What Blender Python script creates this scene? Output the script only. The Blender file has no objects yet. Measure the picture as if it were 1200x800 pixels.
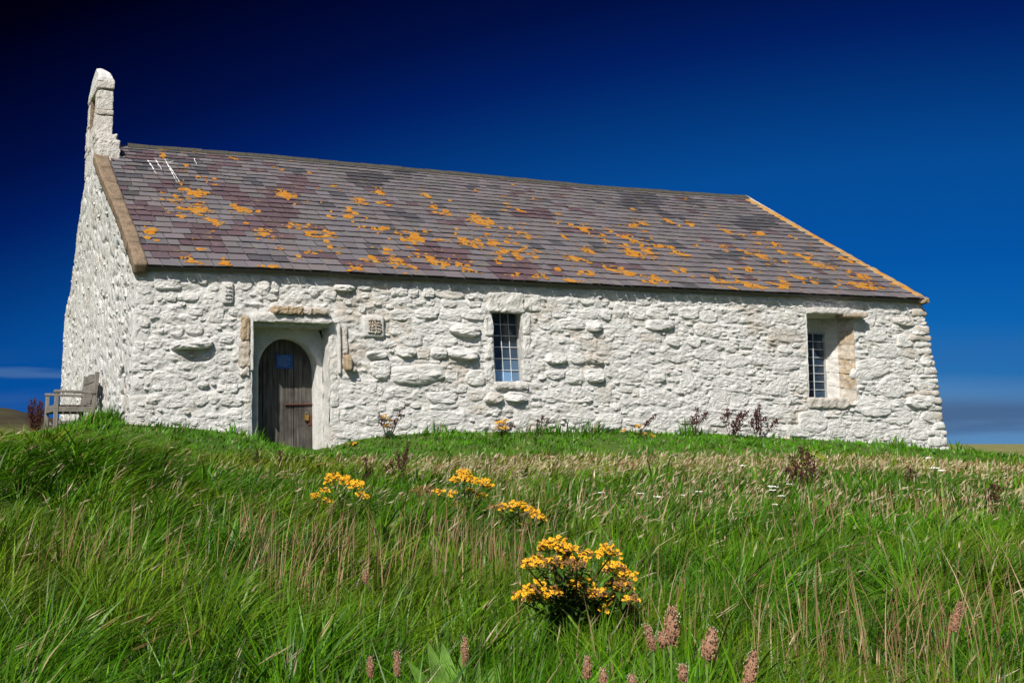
import bpy, math, random
import numpy as np
from mathutils import Vector, Matrix, noise as mnoise

# ------------------------------------------------------------------ camera
FPX, YAW, PITCH, ROLL = 1289.04, 0.30588, 0.30435, -0.00266
CAMP = np.array([-3.12219, -17.44976, -0.3226]); PPX, PPY = -275.0, -284.6
L, W, HE, HR = 16.0, 9.1027, 2.4003, 5.547
scene = bpy.context.scene
COL = scene.collection

def cam_axes():
    fw = np.array([math.sin(YAW)*math.cos(PITCH), math.cos(YAW)*math.cos(PITCH), math.sin(PITCH)])
    r = np.cross(fw, [0, 0, 1]); r /= np.linalg.norm(r); u = np.cross(r, fw)
    c, s = math.cos(ROLL), math.sin(ROLL)
    return np.array([c*r+s*u, -s*r+c*u, fw])
AX = cam_axes()
cd = bpy.data.cameras.new('camera'); cam = bpy.data.objects.new('camera', cd); COL.objects.link(cam)
cd.sensor_width = 36; cd.lens = FPX/1200*36
cd.shift_x = -PPX/1200; cd.shift_y = PPY/1200
cd.clip_start = 0.05; cd.clip_end = 20000
m = Matrix.Identity(4)
for i in range(3):
    m[i][0], m[i][1], m[i][2], m[i][3] = AX[0][i], AX[1][i], -AX[2][i], CAMP[i]
cam.matrix_world = m
scene.camera = cam

# ------------------------------------------------------------------ light and sky
SUN_EL, SUN_AZ = math.radians(45), math.radians(44)      # azimuth: from the facade's normal (-Y) towards -X
SUN = Vector((-math.sin(SUN_AZ)*math.cos(SUN_EL), -math.cos(SUN_AZ)*math.cos(SUN_EL), math.sin(SUN_EL)))
sd = bpy.data.lights.new('sun', 'SUN'); sd.energy = 4.6; sd.angle = math.radians(0.53); sd.color = (1, .95, .87)
so = bpy.data.objects.new('sun', sd); COL.objects.link(so)
so.rotation_euler = SUN.to_track_quat('Z', 'Y').to_euler()
scene.view_settings.view_transform = 'Standard'; scene.view_settings.look = 'None'
scene.view_settings.exposure = 0.5; scene.view_settings.gamma = 1
scene.cycles.max_bounces = 6; scene.cycles.transparent_max_bounces = 6

w = bpy.data.worlds.new('World'); scene.world = w; w.use_nodes = True
nt = w.node_tree; N = nt.nodes; LK = nt.links
bg = N['Background']; bg.inputs[1].default_value = 0.0925
sky = N.new('ShaderNodeTexSky'); sky.sky_type = 'NISHITA'; sky.sun_disc = False
sky.sun_elevation = SUN_EL; sky.sun_rotation = math.atan2(SUN.x, SUN.y)
sky.altitude = 100; sky.air_density = 1.0; sky.dust_density = 0.25; sky.ozone_density = 2.5
tc = N.new('ShaderNodeTexCoord')
def wmath(op, a, b=None, c=None):
    n = N.new('ShaderNodeMath'); n.operation = op
    for i, v in enumerate((a, b, c)):
        if v is None: continue
        if isinstance(v, (int, float)): n.inputs[i].default_value = v
        else: LK.new(v, n.inputs[i])
    return n.outputs[0]
# a polarising filter: the sky is darkened by the sine of the angle from the sun, all round
dp = N.new('ShaderNodeVectorMath'); dp.operation = 'DOT_PRODUCT'
LK.new(tc.outputs['Generated'], dp.inputs[0]); dp.inputs[1].default_value = SUN
c2 = wmath('MULTIPLY', dp.outputs['Value'], dp.outputs['Value'])
pol = wmath('POWER', wmath('ADD', wmath('MULTIPLY', c2, 0.97), 0.03), 1.25)
bw = N.new('ShaderNodeRGBToBW'); LK.new(sky.outputs[0], bw.inputs[0])
lum = wmath('MULTIPLY', wmath('MULTIPLY', wmath('POWER', bw.outputs[0], 0.55), pol), 0.6)
tint = N.new('ShaderNodeValToRGB'); LK.new(lum, tint.inputs[0])       # the strong saturation of the photograph: brightness to blue
el = tint.color_ramp.elements; el[0].position = 0; el[0].color = (.0, .0, .0, 1); el[1].position = 1; el[1].color = (7.0, 7.4, 7.8, 1)
for p_, c_ in ((.076, (.001, .001, .045, 1)), (.19, (.0015, .040, .46, 1)), (.27, (.002, .105, .95, 1)), (.5, (.012, .52, 2.25, 1)), (.77, (.008, .68, 2.9, 1)), (1.0, (.03, .95, 3.3, 1)), (1.22, (.16, 1.2, 3.3, 1)), (1.42, (1.2, 2.6, 4.3, 1))):
    e = el.new(p_*.6); e.color = c_
# thin low cloud banks near the horizon
sep = N.new('ShaderNodeSeparateXYZ'); LK.new(tc.outputs['Generated'], sep.inputs[0])
mp = N.new('ShaderNodeMapping'); mp.inputs['Scale'].default_value = (2.2, 2.2, 26); mp.inputs['Location'].default_value = (0.35, 0.9, 0.2)
LK.new(tc.outputs['Generated'], mp.inputs[0])
nz = N.new('ShaderNodeTexNoise'); nz.inputs['Scale'].default_value = 2.0; nz.inputs['Detail'].default_value = 6
LK.new(mp.outputs[0], nz.inputs['Vector'])
ce = N.new('ShaderNodeMapRange'); LK.new(nz.outputs[0], ce.inputs[0])
ce.inputs[1].default_value = .46; ce.inputs[2].default_value = .68; ce.inputs[3].default_value = 0; ce.inputs[4].default_value = .75
lowm = N.new('ShaderNodeMapRange'); LK.new(sep.outputs[2], lowm.inputs[0])
lowm.inputs[1].default_value = .035; lowm.inputs[2].default_value = .085; lowm.inputs[3].default_value = 1; lowm.inputs[4].default_value = 0
cf = wmath('MULTIPLY', wmath('MULTIPLY', ce.outputs[0], lowm.outputs[0]), .5)
def bank(bearing, half, z0, z1, z2, z3, f):
    """a cloud bank: compass bearing and half width in radians, height between z0..z3 (sine of elevation)"""
    az = wmath('ARCTAN2', sep.outputs[0], sep.outputs[1])
    d = wmath('ABSOLUTE', wmath('SUBTRACT', wmath('ADD', az, wmath('MULTIPLY', wmath('SUBTRACT', nz.outputs[0], .5), .25)), bearing))
    zz = wmath('ADD', sep.outputs[2], wmath('MULTIPLY', wmath('SUBTRACT', nz.outputs[0], .5), .030))
    def mr(v, a, b, c, e):
        n = N.new('ShaderNodeMapRange'); n.interpolation_type = 'SMOOTHSTEP'; LK.new(v, n.inputs[0])
        for q, x in enumerate((a, b, c, e)): n.inputs[q+1].default_value = x
        return n.outputs[0]
    m_ = wmath('MULTIPLY', mr(zz, z0, z1, 0, 1), mr(zz, z2, z3, 1, 0))
    return wmath('MULTIPLY', wmath('MULTIPLY', m_, mr(d, half*.5, half, 1, 0)), f)
b1 = bank(.90, .30, .006, .018, .022, .040, .7)       # grey bank low on the right
b2 = bank(.02, .22, .053, .0575, .0585, .064, .45)       # thin wisp at the left
mc = N.new('ShaderNodeMix'); mc.data_type = 'RGBA'
LK.new(cf, mc.inputs[0]); LK.new(tint.outputs[0], mc.inputs[6]); mc.inputs[7].default_value = (0.40, 1.0, 2.6, 1)
m1 = N.new('ShaderNodeMix'); m1.data_type = 'RGBA'; LK.new(b1, m1.inputs[0]); LK.new(mc.outputs[2], m1.inputs[6]); m1.inputs[7].default_value = (.36, .66, 1.5, 1)
m2 = N.new('ShaderNodeMix'); m2.data_type = 'RGBA'; LK.new(b2, m2.inputs[0]); LK.new(m1.outputs[2], m2.inputs[6]); m2.inputs[7].default_value = (.75, 1.6, 3.1, 1)
LK.new(m2.outputs[2], bg.inputs[0])

# ------------------------------------------------------------------ helpers
rnd = random.Random(7)
RNG = np.random.default_rng(11)

def ray(px, py):
    v = np.array([(px-600-PPX)/FPX, -(py-400-PPY)/FPX, 1.0]); return AX.T @ v
def at(px, py, d): return CAMP + ray(px, py)*d                 # a point at forward depth d
def on_y(px, py, y=0.0):
    v = ray(px, py); return CAMP + v*((y-CAMP[1])/v[1])
def on_x(px, py, x=0.0):
    v = ray(px, py); return CAMP + v*((x-CAMP[0])/v[0])
def project(P):
    q = (np.asarray(P)-CAMP) @ AX.T
    return 600+PPX+FPX*q[..., 0]/q[..., 2], 400+PPY-FPX*q[..., 1]/q[..., 2], q[..., 2]

def _hash(xi, yi, seed):
    h = (xi.astype(np.int64)*374761393 + yi.astype(np.int64)*668265263 + seed*974634777) & 0xffffffff
    h = ((h ^ (h >> 13))*1274126177) & 0xffffffff
    h = ((h ^ (h >> 16))*2246822519) & 0xffffffff
    return ((h ^ (h >> 15)) & 0xffffff)/float(0xffffff)
def vnoise(x, y, seed=0):
    x = np.asarray(x, float); y = np.asarray(y, float)
    xi = np.floor(x); yi = np.floor(y); fx = x-xi; fy = y-yi
    fx = fx*fx*fx*(fx*(fx*6-15)+10); fy = fy*fy*fy*(fy*(fy*6-15)+10)
    a = _hash(xi, yi, seed); b = _hash(xi+1, yi, seed); c = _hash(xi, yi+1, seed); d = _hash(xi+1, yi+1, seed)
    return a+(b-a)*fx+(c-a)*fy+(a-b-c+d)*fx*fy
def fbm(x, y, o=4, seed=0, g=.5):
    s = 0; a = 1; t = 0
    for i in range(o):
        s = s+a*vnoise(x*2**i, y*2**i, seed+i*17); t += a; a *= g
    return s/t
def smooth(a, b, x):
    t = np.clip((x-a)/(b-a), 0, 1); return t*t*(3-2*t)

def mesh_np(name, V, F, mats, parent=None, smooth_=False, attrs=None, mi=None, cols=None):
    me = bpy.data.meshes.new(name)
    if isinstance(F, np.ndarray):
        n, k = F.shape
        me.vertices.add(len(V)); me.vertices.foreach_set('co', np.ascontiguousarray(V, dtype=np.float32).ravel())
        me.loops.add(n*k); me.loops.foreach_set('vertex_index', np.ascontiguousarray(F, dtype=np.int32).ravel())
        me.polygons.add(n); me.polygons.foreach_set('loop_start', np.arange(0, n*k, k, dtype=np.int32))
        me.update(calc_edges=True)
    else:
        me.from_pydata([tuple(v) for v in V], [], F)
    if attrs:
        for an, dat in attrs.items():
            a = me.attributes.new(an, 'FLOAT', 'POINT'); a.data.foreach_set('value', np.asarray(dat, dtype=np.float32))
    if cols is not None:
        a = me.attributes.new('tint', 'FLOAT_COLOR', 'POINT')
        c = np.ones((len(V), 4), dtype=np.float32); c[:, :3] = cols; a.data.foreach_set('color', c.ravel())
    for mm in (mats if isinstance(mats, (list, tuple)) else [mats]): me.materials.append(mm)
    if mi is not None: me.polygons.foreach_set('material_index', np.asarray(mi, dtype=np.int32))
    if smooth_: me.polygons.foreach_set('use_smooth', np.ones(len(me.polygons), dtype=bool))
    me.update()
    o = bpy.data.objects.new(name, me); COL.objects.link(o)
    if parent: o.parent = parent
    return o

class MB:
    def __init__(s): s.V = []; s.F = []; s.M = []; s.T = []
    def add(s, V, F, m=0, tone=0.0):
        b = len(s.V); s.V += [tuple(v) for v in V]; s.F += [tuple(b+i for i in f) for f in F]
        s.M += [m]*len(F); s.T += [tone]*len(V) if np.isscalar(tone) else list(tone)
    def box(s, lo, hi, m=0, tone=0.0, mat=None):
        V = [Vector((x, y, z)) for x in (lo[0], hi[0]) for y in (lo[1], hi[1]) for z in (lo[2], hi[2])]
        if mat is not None: V = [mat @ v for v in V]
        s.add(V, [(0, 1, 3, 2), (4, 6, 7, 5), (0, 4, 5, 1), (2, 3, 7, 6), (0, 2, 6, 4), (1, 5, 7, 3)], m, tone)
    def beam(s, a, b, wx, wy, m=0, up=(0, 0, 1), bev=0.0):
        a = Vector(a); b = Vector(b); d = (b-a); ln = d.length; d.normalize(); u = Vector(up)
        if abs(d.dot(u)) > .95: u = Vector((0, 1, 0))
        x = d.cross(u).normalized(); y = x.cross(d)
        c = bev
        if c:
            prof = [(-wx/2+c, -wy/2), (wx/2-c, -wy/2), (wx/2, -wy/2+c), (wx/2, wy/2-c), (wx/2-c, wy/2), (-wx/2+c, wy/2), (-wx/2, wy/2-c), (-wx/2, -wy/2+c)]
        else: prof = [(-wx/2, -wy/2), (wx/2, -wy/2), (wx/2, wy/2), (-wx/2, wy/2)]
        n = len(prof)
        V = [p+x*q[0]+y*q[1] for p in (a, b) for q in prof]
        F = [(i, (i+1) % n, n+(i+1) % n, n+i) for i in range(n)]+[tuple(range(n-1, -1, -1)), tuple(range(n, 2*n))]
        s.add(V, F, m)
    def tube(s, pts, rads, n=5, m=0, tone=0.0):
        pts = [Vector(p) for p in pts]; V = []; F = []
        for i, p in enumerate(pts):
            d = (pts[min(i+1, len(pts)-1)]-pts[max(i-1, 0)]).normalized()
            u = Vector((0, 0, 1)) if abs(d.z) < .9 else Vector((1, 0, 0))
            x = d.cross(u).normalized(); y = x.cross(d)
            for k in range(n):
                a = 2*math.pi*k/n; V.append(p+(x*math.cos(a)+y*math.sin(a))*rads[i])
        for i in range(len(pts)-1):
            for k in range(n): F.append((i*n+k, i*n+(k+1) % n, (i+1)*n+(k+1) % n, (i+1)*n+k))
        F.append(tuple(range(n))[::-1]); F.append(tuple(range((len(pts)-1)*n, len(pts)*n)))
        s.add(V, F, m, tone)
    def leaf(s, base, d, up, ln, wd, m=0, droop=.3, n=4):
        d = Vector(d).normalized(); side = d.cross(Vector(up)).normalized(); upv = side.cross(d)
        V = []; F = []
        for i in range(n+1):
            t = i/n; p = Vector(base)+d*ln*t-Vector((0, 0, 1))*droop*ln*t*t
            ww = wd*math.sin(math.pi*min(.98, .08+t*.9))**.8*.5
            V += [p-side*ww+upv*ww*.25, p, p+side*ww+upv*ww*.25]
        for i in range(n):
            for k in range(2): F.append((i*3+k, i*3+k+1, i*3+k+4, i*3+k+3))
        s.add(V, F, m)
    def ribbed(s, base, d, up, ln, wd, droop=.2, n=8, m=0):
        """a broad leaf with raised ribs and a wavy margin"""
        d = Vector(d).normalized(); side = d.cross(Vector(up)).normalized(); upv = side.cross(d); V = []; F = []; c = 11
        for i in range(n+1):
            t = i/n; p = Vector(base)+d*ln*t-Vector((0, 0, 1))*droop*ln*t*t+side*.08*ln*math.sin(t*2.2); ww = wd*max(.02, math.sin(math.pi*min(.985, .05+t*.93)))**.9*.5
            for k in range(c):
                x = -1+2*k/(c-1); wv = 1+.08*math.sin(i*1.9+k)
                V.append(p+side*ww*x*wv+upv*ww*(.35*x*x+.10*(k % 2)+.12*math.sin(i*1.3)*x))
        for i in range(n):
            for k in range(c-1): F.append((i*c+k, i*c+k+1, (i+1)*c+k+1, (i+1)*c+k))
        s.add(V, F, m)
    def build(s, name, mats, parent=None, smooth_=False):
        return mesh_np(name, s.V, s.F, mats, parent, smooth_, {'tone': s.T}, s.M)

def rough_grid(mb, c00, c10, c11, c01, res=.05, amp=.012, freq=9, tone=0.0, edge=True, m=0, seed=0):
    """a bilinear stone face, roughened along its normal"""
    A = [np.array(c, float) for c in (c00, c10, c11, c01)]
    nu = max(1, int(np.linalg.norm(A[1]-A[0])/res)); nv = max(1, int(np.linalg.norm(A[3]-A[0])/res))
    nrm = np.cross(A[1]-A[0], A[3]-A[0]); nrm = nrm/np.linalg.norm(nrm)
    V = []
    for j in range(nv+1):
        for i in range(nu+1):
            a, b = i/nu, j/nv
            p = A[0]*(1-a)*(1-b)+A[1]*a*(1-b)+A[2]*a*b+A[3]*(1-a)*b
            k = 1 if edge else min(1, 6*min(a, 1-a), 6*min(b, 1-b))
            q = Vector(p*freq)+Vector((seed*7.1, 0, 0))
            p = p+nrm*amp*k*(mnoise.noise(q)+.5*mnoise.noise(q*2.3))
            V.append(p)
    F = [(j*(nu+1)+i, j*(nu+1)+i+1, (j+1)*(nu+1)+i+1, (j+1)*(nu+1)+i) for j in range(nv) for i in range(nu)]
    mb.add(V, F, m, tone)

def rough_box(mb, lo, hi, res=.06, amp=.012, rnd_=.02, freq=8, tone=0.0, mat=None, m=0, seed=0, taper=None):
    """a block of stone: subdivided, edges worn round, faces uneven"""
    lo = np.array(lo, float); hi = np.array(hi, float); c = (lo+hi)/2; h = (hi-lo)/2
    n = [max(2, int(math.ceil(2*h[k]/res))) for k in range(3)]
    idx = {}; V = []; F = []
    def vert(i, j, k):
        key = (i, j, k)
        if key in idx: return idx[key]
        p = np.array([(-1+2*i/n[0])*h[0], (-1+2*j/n[1])*h[1], (-1+2*k/n[2])*h[2]])
        r = min(rnd_, min(h)*.8); q = np.clip(p, -(h-r), h-r); d = p-q; ln = np.linalg.norm(d)
        if ln > r: p = q+d/ln*r
        if taper is not None:
            f = 1-taper*(.5+.5*p[2]/h[2]); p[0] *= f; p[1] *= f
        p = p+c
        s = Vector(p*freq)+Vector((seed*3.7, seed*1.3, 0))
        nv = mnoise.noise_vector(s)*amp+mnoise.noise_vector(s*2.7)*amp*.5
        p = Vector(p)+nv
        if mat is not None: p = mat @ p
        idx[key] = len(V); V.append(p); return idx[key]
    for ax in range(3):
        a, b = [x for x in range(3) if x != ax]
        for side in (0, n[ax]):
            for i in range(n[a]):
                for j in range(n[b]):
                    f = []
                    for (di, dj) in ((0, 0), (1, 0), (1, 1), (0, 1)):
                        k = [0, 0, 0]; k[ax] = side; k[a] = i+di; k[b] = j+dj; f.append(vert(*k))
                    if (side == 0) ^ (ax == 1): f = f[::-1]
                    F.append(tuple(f))
    mb.add(V, F, m, tone)

def empty(name, loc, rz=0.0):
    o = bpy.data.objects.new(name, None); COL.objects.link(o); o.location = loc; o.rotation_euler = (0, 0, rz); o.empty_display_size = .2
    return o
def tag(o, label=None, cat=None, group=None, kind=None):
    for k, v in (('label', label), ('category', cat), ('group', group), ('kind', kind)):
        if v: o[k] = v
    return o

# ------------------------------------------------------------------ materials
def mat(name, rough=.9):
    mm = bpy.data.materials.new(name); mm.use_nodes = True
    b = mm.node_tree.nodes['Principled BSDF']; b.inputs['Roughness'].default_value = rough
    b.inputs['Specular IOR Level'].default_value = .25
    return mm, mm.node_tree, b
def nd(t, typ, **kw):
    n = t.nodes.new(typ)
    for k, v in kw.items():
        if k.startswith('i_'):
            key = k[2:].replace('_', ' '); n.inputs[key].default_value = v
        else: setattr(n, k, v)
    return n
def noise_tex(t, vec, scale, detail=5, rough=.55, dist=0.0):
    n = nd(t, 'ShaderNodeTexNoise'); n.inputs['Scale'].default_value = scale; n.inputs['Detail'].default_value = detail
    n.inputs['Roughness'].default_value = rough; n.inputs['Distortion'].default_value = dist
    t.links.new(vec, n.inputs['Vector']); return n.outputs[0]
def mrange(t, v, a, b, c=0., d=1.):
    n = nd(t, 'ShaderNodeMapRange'); t.links.new(v, n.inputs[0])
    for i, x in enumerate((a, b, c, d)): n.inputs[i+1].default_value = x
    return n.outputs[0]
def mixc(t, f, a, b, blend='MIX'):
    n = nd(t, 'ShaderNodeMix', data_type='RGBA', blend_type=blend)
    for i, v in ((0, f), (6, a), (7, b)):
        if isinstance(v, (int, float)): n.inputs[i].default_value = v
        elif isinstance(v, tuple): n.inputs[i].default_value = (*v, 1) if len(v) == 3 else v
        else: t.links.new(v, n.inputs[i])
    return n.outputs[2]
def mth(t, op, a, b=None):
    n = nd(t, 'ShaderNodeMath', operation=op)
    for i, v in enumerate((a, b)):
        if v is None: continue
        if isinstance(v, (int, float)): n.inputs[i].default_value = v
        else: t.links.new(v, n.inputs[i])
    return n.outputs[0]
def bump(t, b, h, strength=.4, dist=.01):
    n = nd(t, 'ShaderNodeBump'); n.inputs['Strength'].default_value = strength; n.inputs['Distance'].default_value = dist
    t.links.new(h, n.inputs['Height']); t.links.new(n.outputs[0], b.inputs['Normal'])
def pos(t, scale=None):
    g = nd(t, 'ShaderNodeNewGeometry').outputs['Position']
    if scale is None: return g
    mp = nd(t, 'ShaderNodeMapping'); mp.inputs['Scale'].default_value = scale; t.links.new(g, mp.inputs[0]); return mp.outputs[0]
def attr(t, name): return nd(t, 'ShaderNodeAttribute', attribute_name=name)

def make_whitewash():
    mm, t, b = mat('whitewash', .92); p = pos(t)
    n1 = noise_tex(t, p, 1.7, 6, .6); n2 = noise_tex(t, p, 6, 6, .65, .4); n3 = noise_tex(t, p, 34, 4, .6)
    c = mixc(t, mrange(t, n2, .40, .66, 0, .8), (.70, .685, .655), (.52, .51, .49))
    c = mixc(t, mrange(t, n1, .60, .74, 0, .4), c, (.60, .50, .39))
    c = mixc(t, mrange(t, n3, .54, .68, 0, .6), c, (.42, .39, .35))
    tn = attr(t, 'tone')
    f = mth(t, 'MULTIPLY', tn.outputs['Fac'], mrange(t, noise_tex(t, p, 14, 5, .7), .32, .58, .35, 1))
    c = mixc(t, f, c, mixc(t, n2, (.46, .33, .19), (.26, .19, .12)))
    t.links.new(c, b.inputs['Base Color'])
    h = mth(t, 'ADD', noise_tex(t, p, 45, 5, .65), mth(t, 'MULTIPLY', noise_tex(t, p, 160, 3, .6), .35))
    bump(t, b, h, .9, .03); return mm
def make_bare(name, c1, c2, c3, sc=7):
    mm, t, b = mat(name, .95); p = pos(t)
    n1 = noise_tex(t, p, sc, 6, .65); n2 = noise_tex(t, p, sc*5, 5, .65)
    c = mixc(t, mrange(t, n1, .35, .65), c1, c2); c = mixc(t, mrange(t, n2, .5, .75), c, c3)
    t.links.new(c, b.inputs['Base Color']); bump(t, b, n2, .5, .012); return mm
def make_slate():
    mm, t, b = mat('slate', .62); p = pos(t); tn = attr(t, 'tint')
    n1 = noise_tex(t, pos(t, (3, 14, 14)), 2.2, 5, .6); n2 = noise_tex(t, p, 30, 5, .7)
    c = mixc(t, 1., tn.outputs['Color'], mixc(t, n1, (.62, .62, .62), (1.3, 1.28, 1.22)), 'MULTIPLY')
    c = mixc(t, mrange(t, n2, .56, .72, 0, .5), c, (.21, .20, .19))
    c = mixc(t, mrange(t, noise_tex(t, p, 3.1, 6, .7), .58, .70, 0, .5), c, (.21, .17, .10))
    t.links.new(c, b.inputs['Base Color']); bump(t, b, n2, .35, .006); return mm
def make_lichen():
    mm, t, b = mat('lichen', .95); p = pos(t)
    c = mixc(t, mrange(t, noise_tex(t, p, 40, 4), .3, .7), (.34, .105, .004), (.40, .17, .008))
    c = mixc(t, mrange(t, noise_tex(t, p, 11, 5, .7), .46, .66), c, (.30, .20, .06))
    t.links.new(c, b.inputs['Base Color']); bump(t, b, noise_tex(t, p, 120, 3), .6, .006); return mm
def make_coping():
    mm, t, b = mat('lichened_coping', .95); p = pos(t)
    n = noise_tex(t, p, 5, 6, .7)
    c = mixc(t, mrange(t, noise_tex(t, p, 22, 5), .4, .7), (.34, .27, .17), (.22, .17, .11))
    c = mixc(t, mrange(t, n, .40, .54, 0, .9), c, (.40, .18, .012))
    t.links.new(c, b.inputs['Base Color']); bump(t, b, n, .6, .02); return mm
def make_wood(name, c1, c2, c3, axis):
    mm, t, b = mat(name, .85)
    sc = [38, 38, 38]; sc[axis] = 1.6
    n1 = noise_tex(t, pos(t, tuple(sc)), 1.0, 6, .65, .6); n2 = noise_tex(t, pos(t), 3.0, 4)
    c = mixc(t, mrange(t, n1, .34, .66), c1, c2); c = mixc(t, mrange(t, n2, .45, .7), c, c3)
    t.links.new(c, b.inputs['Base Color']); bump(t, b, n1, .6, .006); return mm
def make_plain(name, col, rough=.7, var=.25, sc=20, metal=0.0):
    mm, t, b = mat(name, rough); p = pos(t)
    n = noise_tex(t, p, sc, 4)
    lo = tuple(x*(1-var) for x in col); hi = tuple(min(1, x*(1+var)) for x in col)
    t.links.new(mixc(t, mrange(t, n, .3, .7), lo, hi), b.inputs['Base Color']); b.inputs['Metallic'].default_value = metal
    return mm
def make_leafy(name, use_attr=True, col=(.06, .13, .02), trans=.25):
    mm = bpy.data.materials.new(name); mm.use_nodes = True; t = mm.node_tree
    b = t.nodes['Principled BSDF']; out = t.nodes['Material Output']
    b.inputs['Roughness'].default_value = .42; b.inputs['Specular IOR Level'].default_value = .22
    tr = nd(t, 'ShaderNodeBsdfTranslucent'); ms = nd(t, 'ShaderNodeMixShader'); ms.inputs[0].default_value = trans
    if use_attr: c = attr(t, 'tint').outputs['Color']
    else:
        n = noise_tex(t, pos(t), 25, 3)
        c = mixc(t, mrange(t, n, .3, .7), tuple(x*.7 for x in col), tuple(x*1.35 for x in col))
    t.links.new(c, b.inputs['Base Color']); t.links.new(c, tr.inputs[0])
    t.links.new(b.outputs[0], ms.inputs[1]); t.links.new(tr.outputs[0], ms.inputs[2]); t.links.new(ms.outputs[0], out.inputs[0])
    return mm
def make_ground():
    mm, t, b = mat('ground', .95); p = pos(t)
    n1 = noise_tex(t, p, .9, 6, .65); n2 = noise_tex(t, p, 14, 5, .7); n3 = noise_tex(t, pos(t, (.02, .05, .05)), 1.0, 6, .6)
    near = mixc(t, mrange(t, n1, .38, .62), (.035, .085, .008), (.065, .11, .012))
    near = mixc(t, mrange(t, n2, .5, .72), near, (.085, .085, .02))
    far = mixc(t, mrange(t, n3, .40, .60), (.25, .20, .085), (.09, .13, .025))
    heath = mixc(t, mrange(t, noise_tex(t, pos(t, (.05, .05, .05)), 1., 6), .38, .62), (.032, .020, .013), (.05, .048, .017))
    sx = nd(t, 'ShaderNodeSeparateXYZ'); t.links.new(p, sx.inputs[0])
    dist = nd(t, 'ShaderNodeVectorMath', operation='DISTANCE'); t.links.new(p, dist.inputs[0]); dist.inputs[1].default_value = (6, -6, 0)
    c = mixc(t, mrange(t, dist.outputs['Value'], 24, 45), near, far)
    hz = mth(t, 'MULTIPLY', mrange(t, sx.outputs[2], .8, 4.0), mrange(t, dist.outputs['Value'], 60, 120))
    c = mixc(t, hz, c, heath)
    t.links.new(c, b.inputs['Base Color']); bump(t, b, n2, .8, .04); return mm
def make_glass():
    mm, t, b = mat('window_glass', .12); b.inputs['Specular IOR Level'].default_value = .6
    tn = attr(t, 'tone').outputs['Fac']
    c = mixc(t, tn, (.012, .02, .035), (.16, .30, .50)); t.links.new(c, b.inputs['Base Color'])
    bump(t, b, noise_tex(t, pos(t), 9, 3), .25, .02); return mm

M = dict(
    white=make_whitewash(), slate=make_slate(), lichen=make_lichen(), coping=make_coping(),
    tan=make_bare('bare_stone', (.36, .27, .165), (.24, .18, .115), (.50, .43, .33)),
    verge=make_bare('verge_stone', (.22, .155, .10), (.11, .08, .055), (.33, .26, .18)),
    ridge=make_bare('ridge_stone', (.035, .036, .032), (.062, .06, .05), (.11, .085, .04)),
    door=make_wood('weathered_door_wood', (.022, .019, .017), (.155, .142, .126), (.036, .03, .026), 2),
    bench=make_wood('weathered_bench_wood', (.13, .115, .098), (.25, .228, .20), (.10, .088, .075), 1),
    bench_upright=make_wood('weathered_bench_upright', (.13, .115, .098), (.24, .22, .19), (.10, .088, .075), 2),
    iron=make_plain('rusty_iron', (.10, .035, .02), .8, .4, 60), brass=make_plain('padlock_brass', (.42, .27, .08), .4, .2, 40, .8),
    blue=make_plain('notice_blue', (.03, .085, .26), .5, .1), print=make_plain('notice_print', (.16, .26, .46), .6, .1),
    lead=make_plain('lead_bars', (.52, .55, .56), .6, .2), glass=make_glass(), sash=make_plain('window_sash', (.30, .31, .30), .7, .2),
    inside=make_plain('dark_interior', (.04, .04, .04), .9),
    dropping=make_plain('bird_dropping', (.78, .78, .76), .9, .05),
    ground=make_ground(), blade=make_leafy('grass_blade'), dry=make_leafy('straw', trans=.2),
    stem=make_leafy('plant_stem', False, (.085, .075, .03), .1), leaf=make_leafy('plant_leaf', False, (.05, .105, .018), .3),
    petal=make_plain('yellow_petal', (.75, .40, .012), .6, .18, 90), disc=make_plain('orange_disc', (.50, .19, .012), .7, .25, 90),
    faded=make_plain('faded_flower', (.20, .095, .035), .9, .35, 70),
    dock=make_plain('dock_seed', (.055, .019, .014), .9, .45, 50), plantain=make_plain('plantain_seed', (.27, .145, .085), .95, .3, 260),
    fluff=make_plain('pale_stamen', (.55, .50, .40), .9, .2), yarrow=make_plain('yarrow_white', (.72, .70, .66), .9, .1),
    broad=make_leafy('broad_leaf', False, (.20, .36, .07), .4), rock=make_bare('pale_rock', (.55, .52, .46), (.40, .38, .33), (.30, .30, .22), 3),
    orange=make_leafy('orange_leaf', False, (.26, .085, .02), .2),
)

# ------------------------------------------------------------------ ground
BX = [-200, -1.2, 0, 1, 1.8, 2.25, 2.9, 3.3, 3.7, 5, 8.5, 11, 13.3, 16, 18, 24, 200]
BZ = [-.16, -.16, .03, -.03, -.12, -.30, -.43, -.32, -.19, -.09, -.08, -.14, -.24, -.42, -.58, -1.15, -2.5]
TT = np.array([-200, 0, 1.8, 4, 7, 9.7, 11.5, 14, 20, 45, 400])
def surf(x, y):
    """top of the turf (grass included) near the chapel"""
    x = np.asarray(x, float); y = np.asarray(y, float); t = -y
    base = np.interp(x, BX, BZ)
    rel = np.interp(t, [0, .9, 1.8, 4], [0, .40, 1, 1])
    z18 = np.interp(x, [-40, -8, -2, 1, 3, 9, 14, 18, 24, 40], [-.28, -.30, -.33, -.42, -.50, -.49, -.57, -.74, -1.20, -2.0])
    front = np.interp(t, [1.8, 4, 7, 9.7, 11.5, 14, 20, 45, 400], [0, -.21, -.47, -.60, -.66, -.71, -.80, -1.3, -3])+z18
    front = front+.22*smooth(1.5, 4, t)*smooth(1.0, -2.0, x)*smooth(9, 6, t)      # hummock at the left
    z = np.where(t < 1.8, base*(1-rel)+z18*rel, front)
    z = np.where(t < 0, base, z)
    return z
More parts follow.
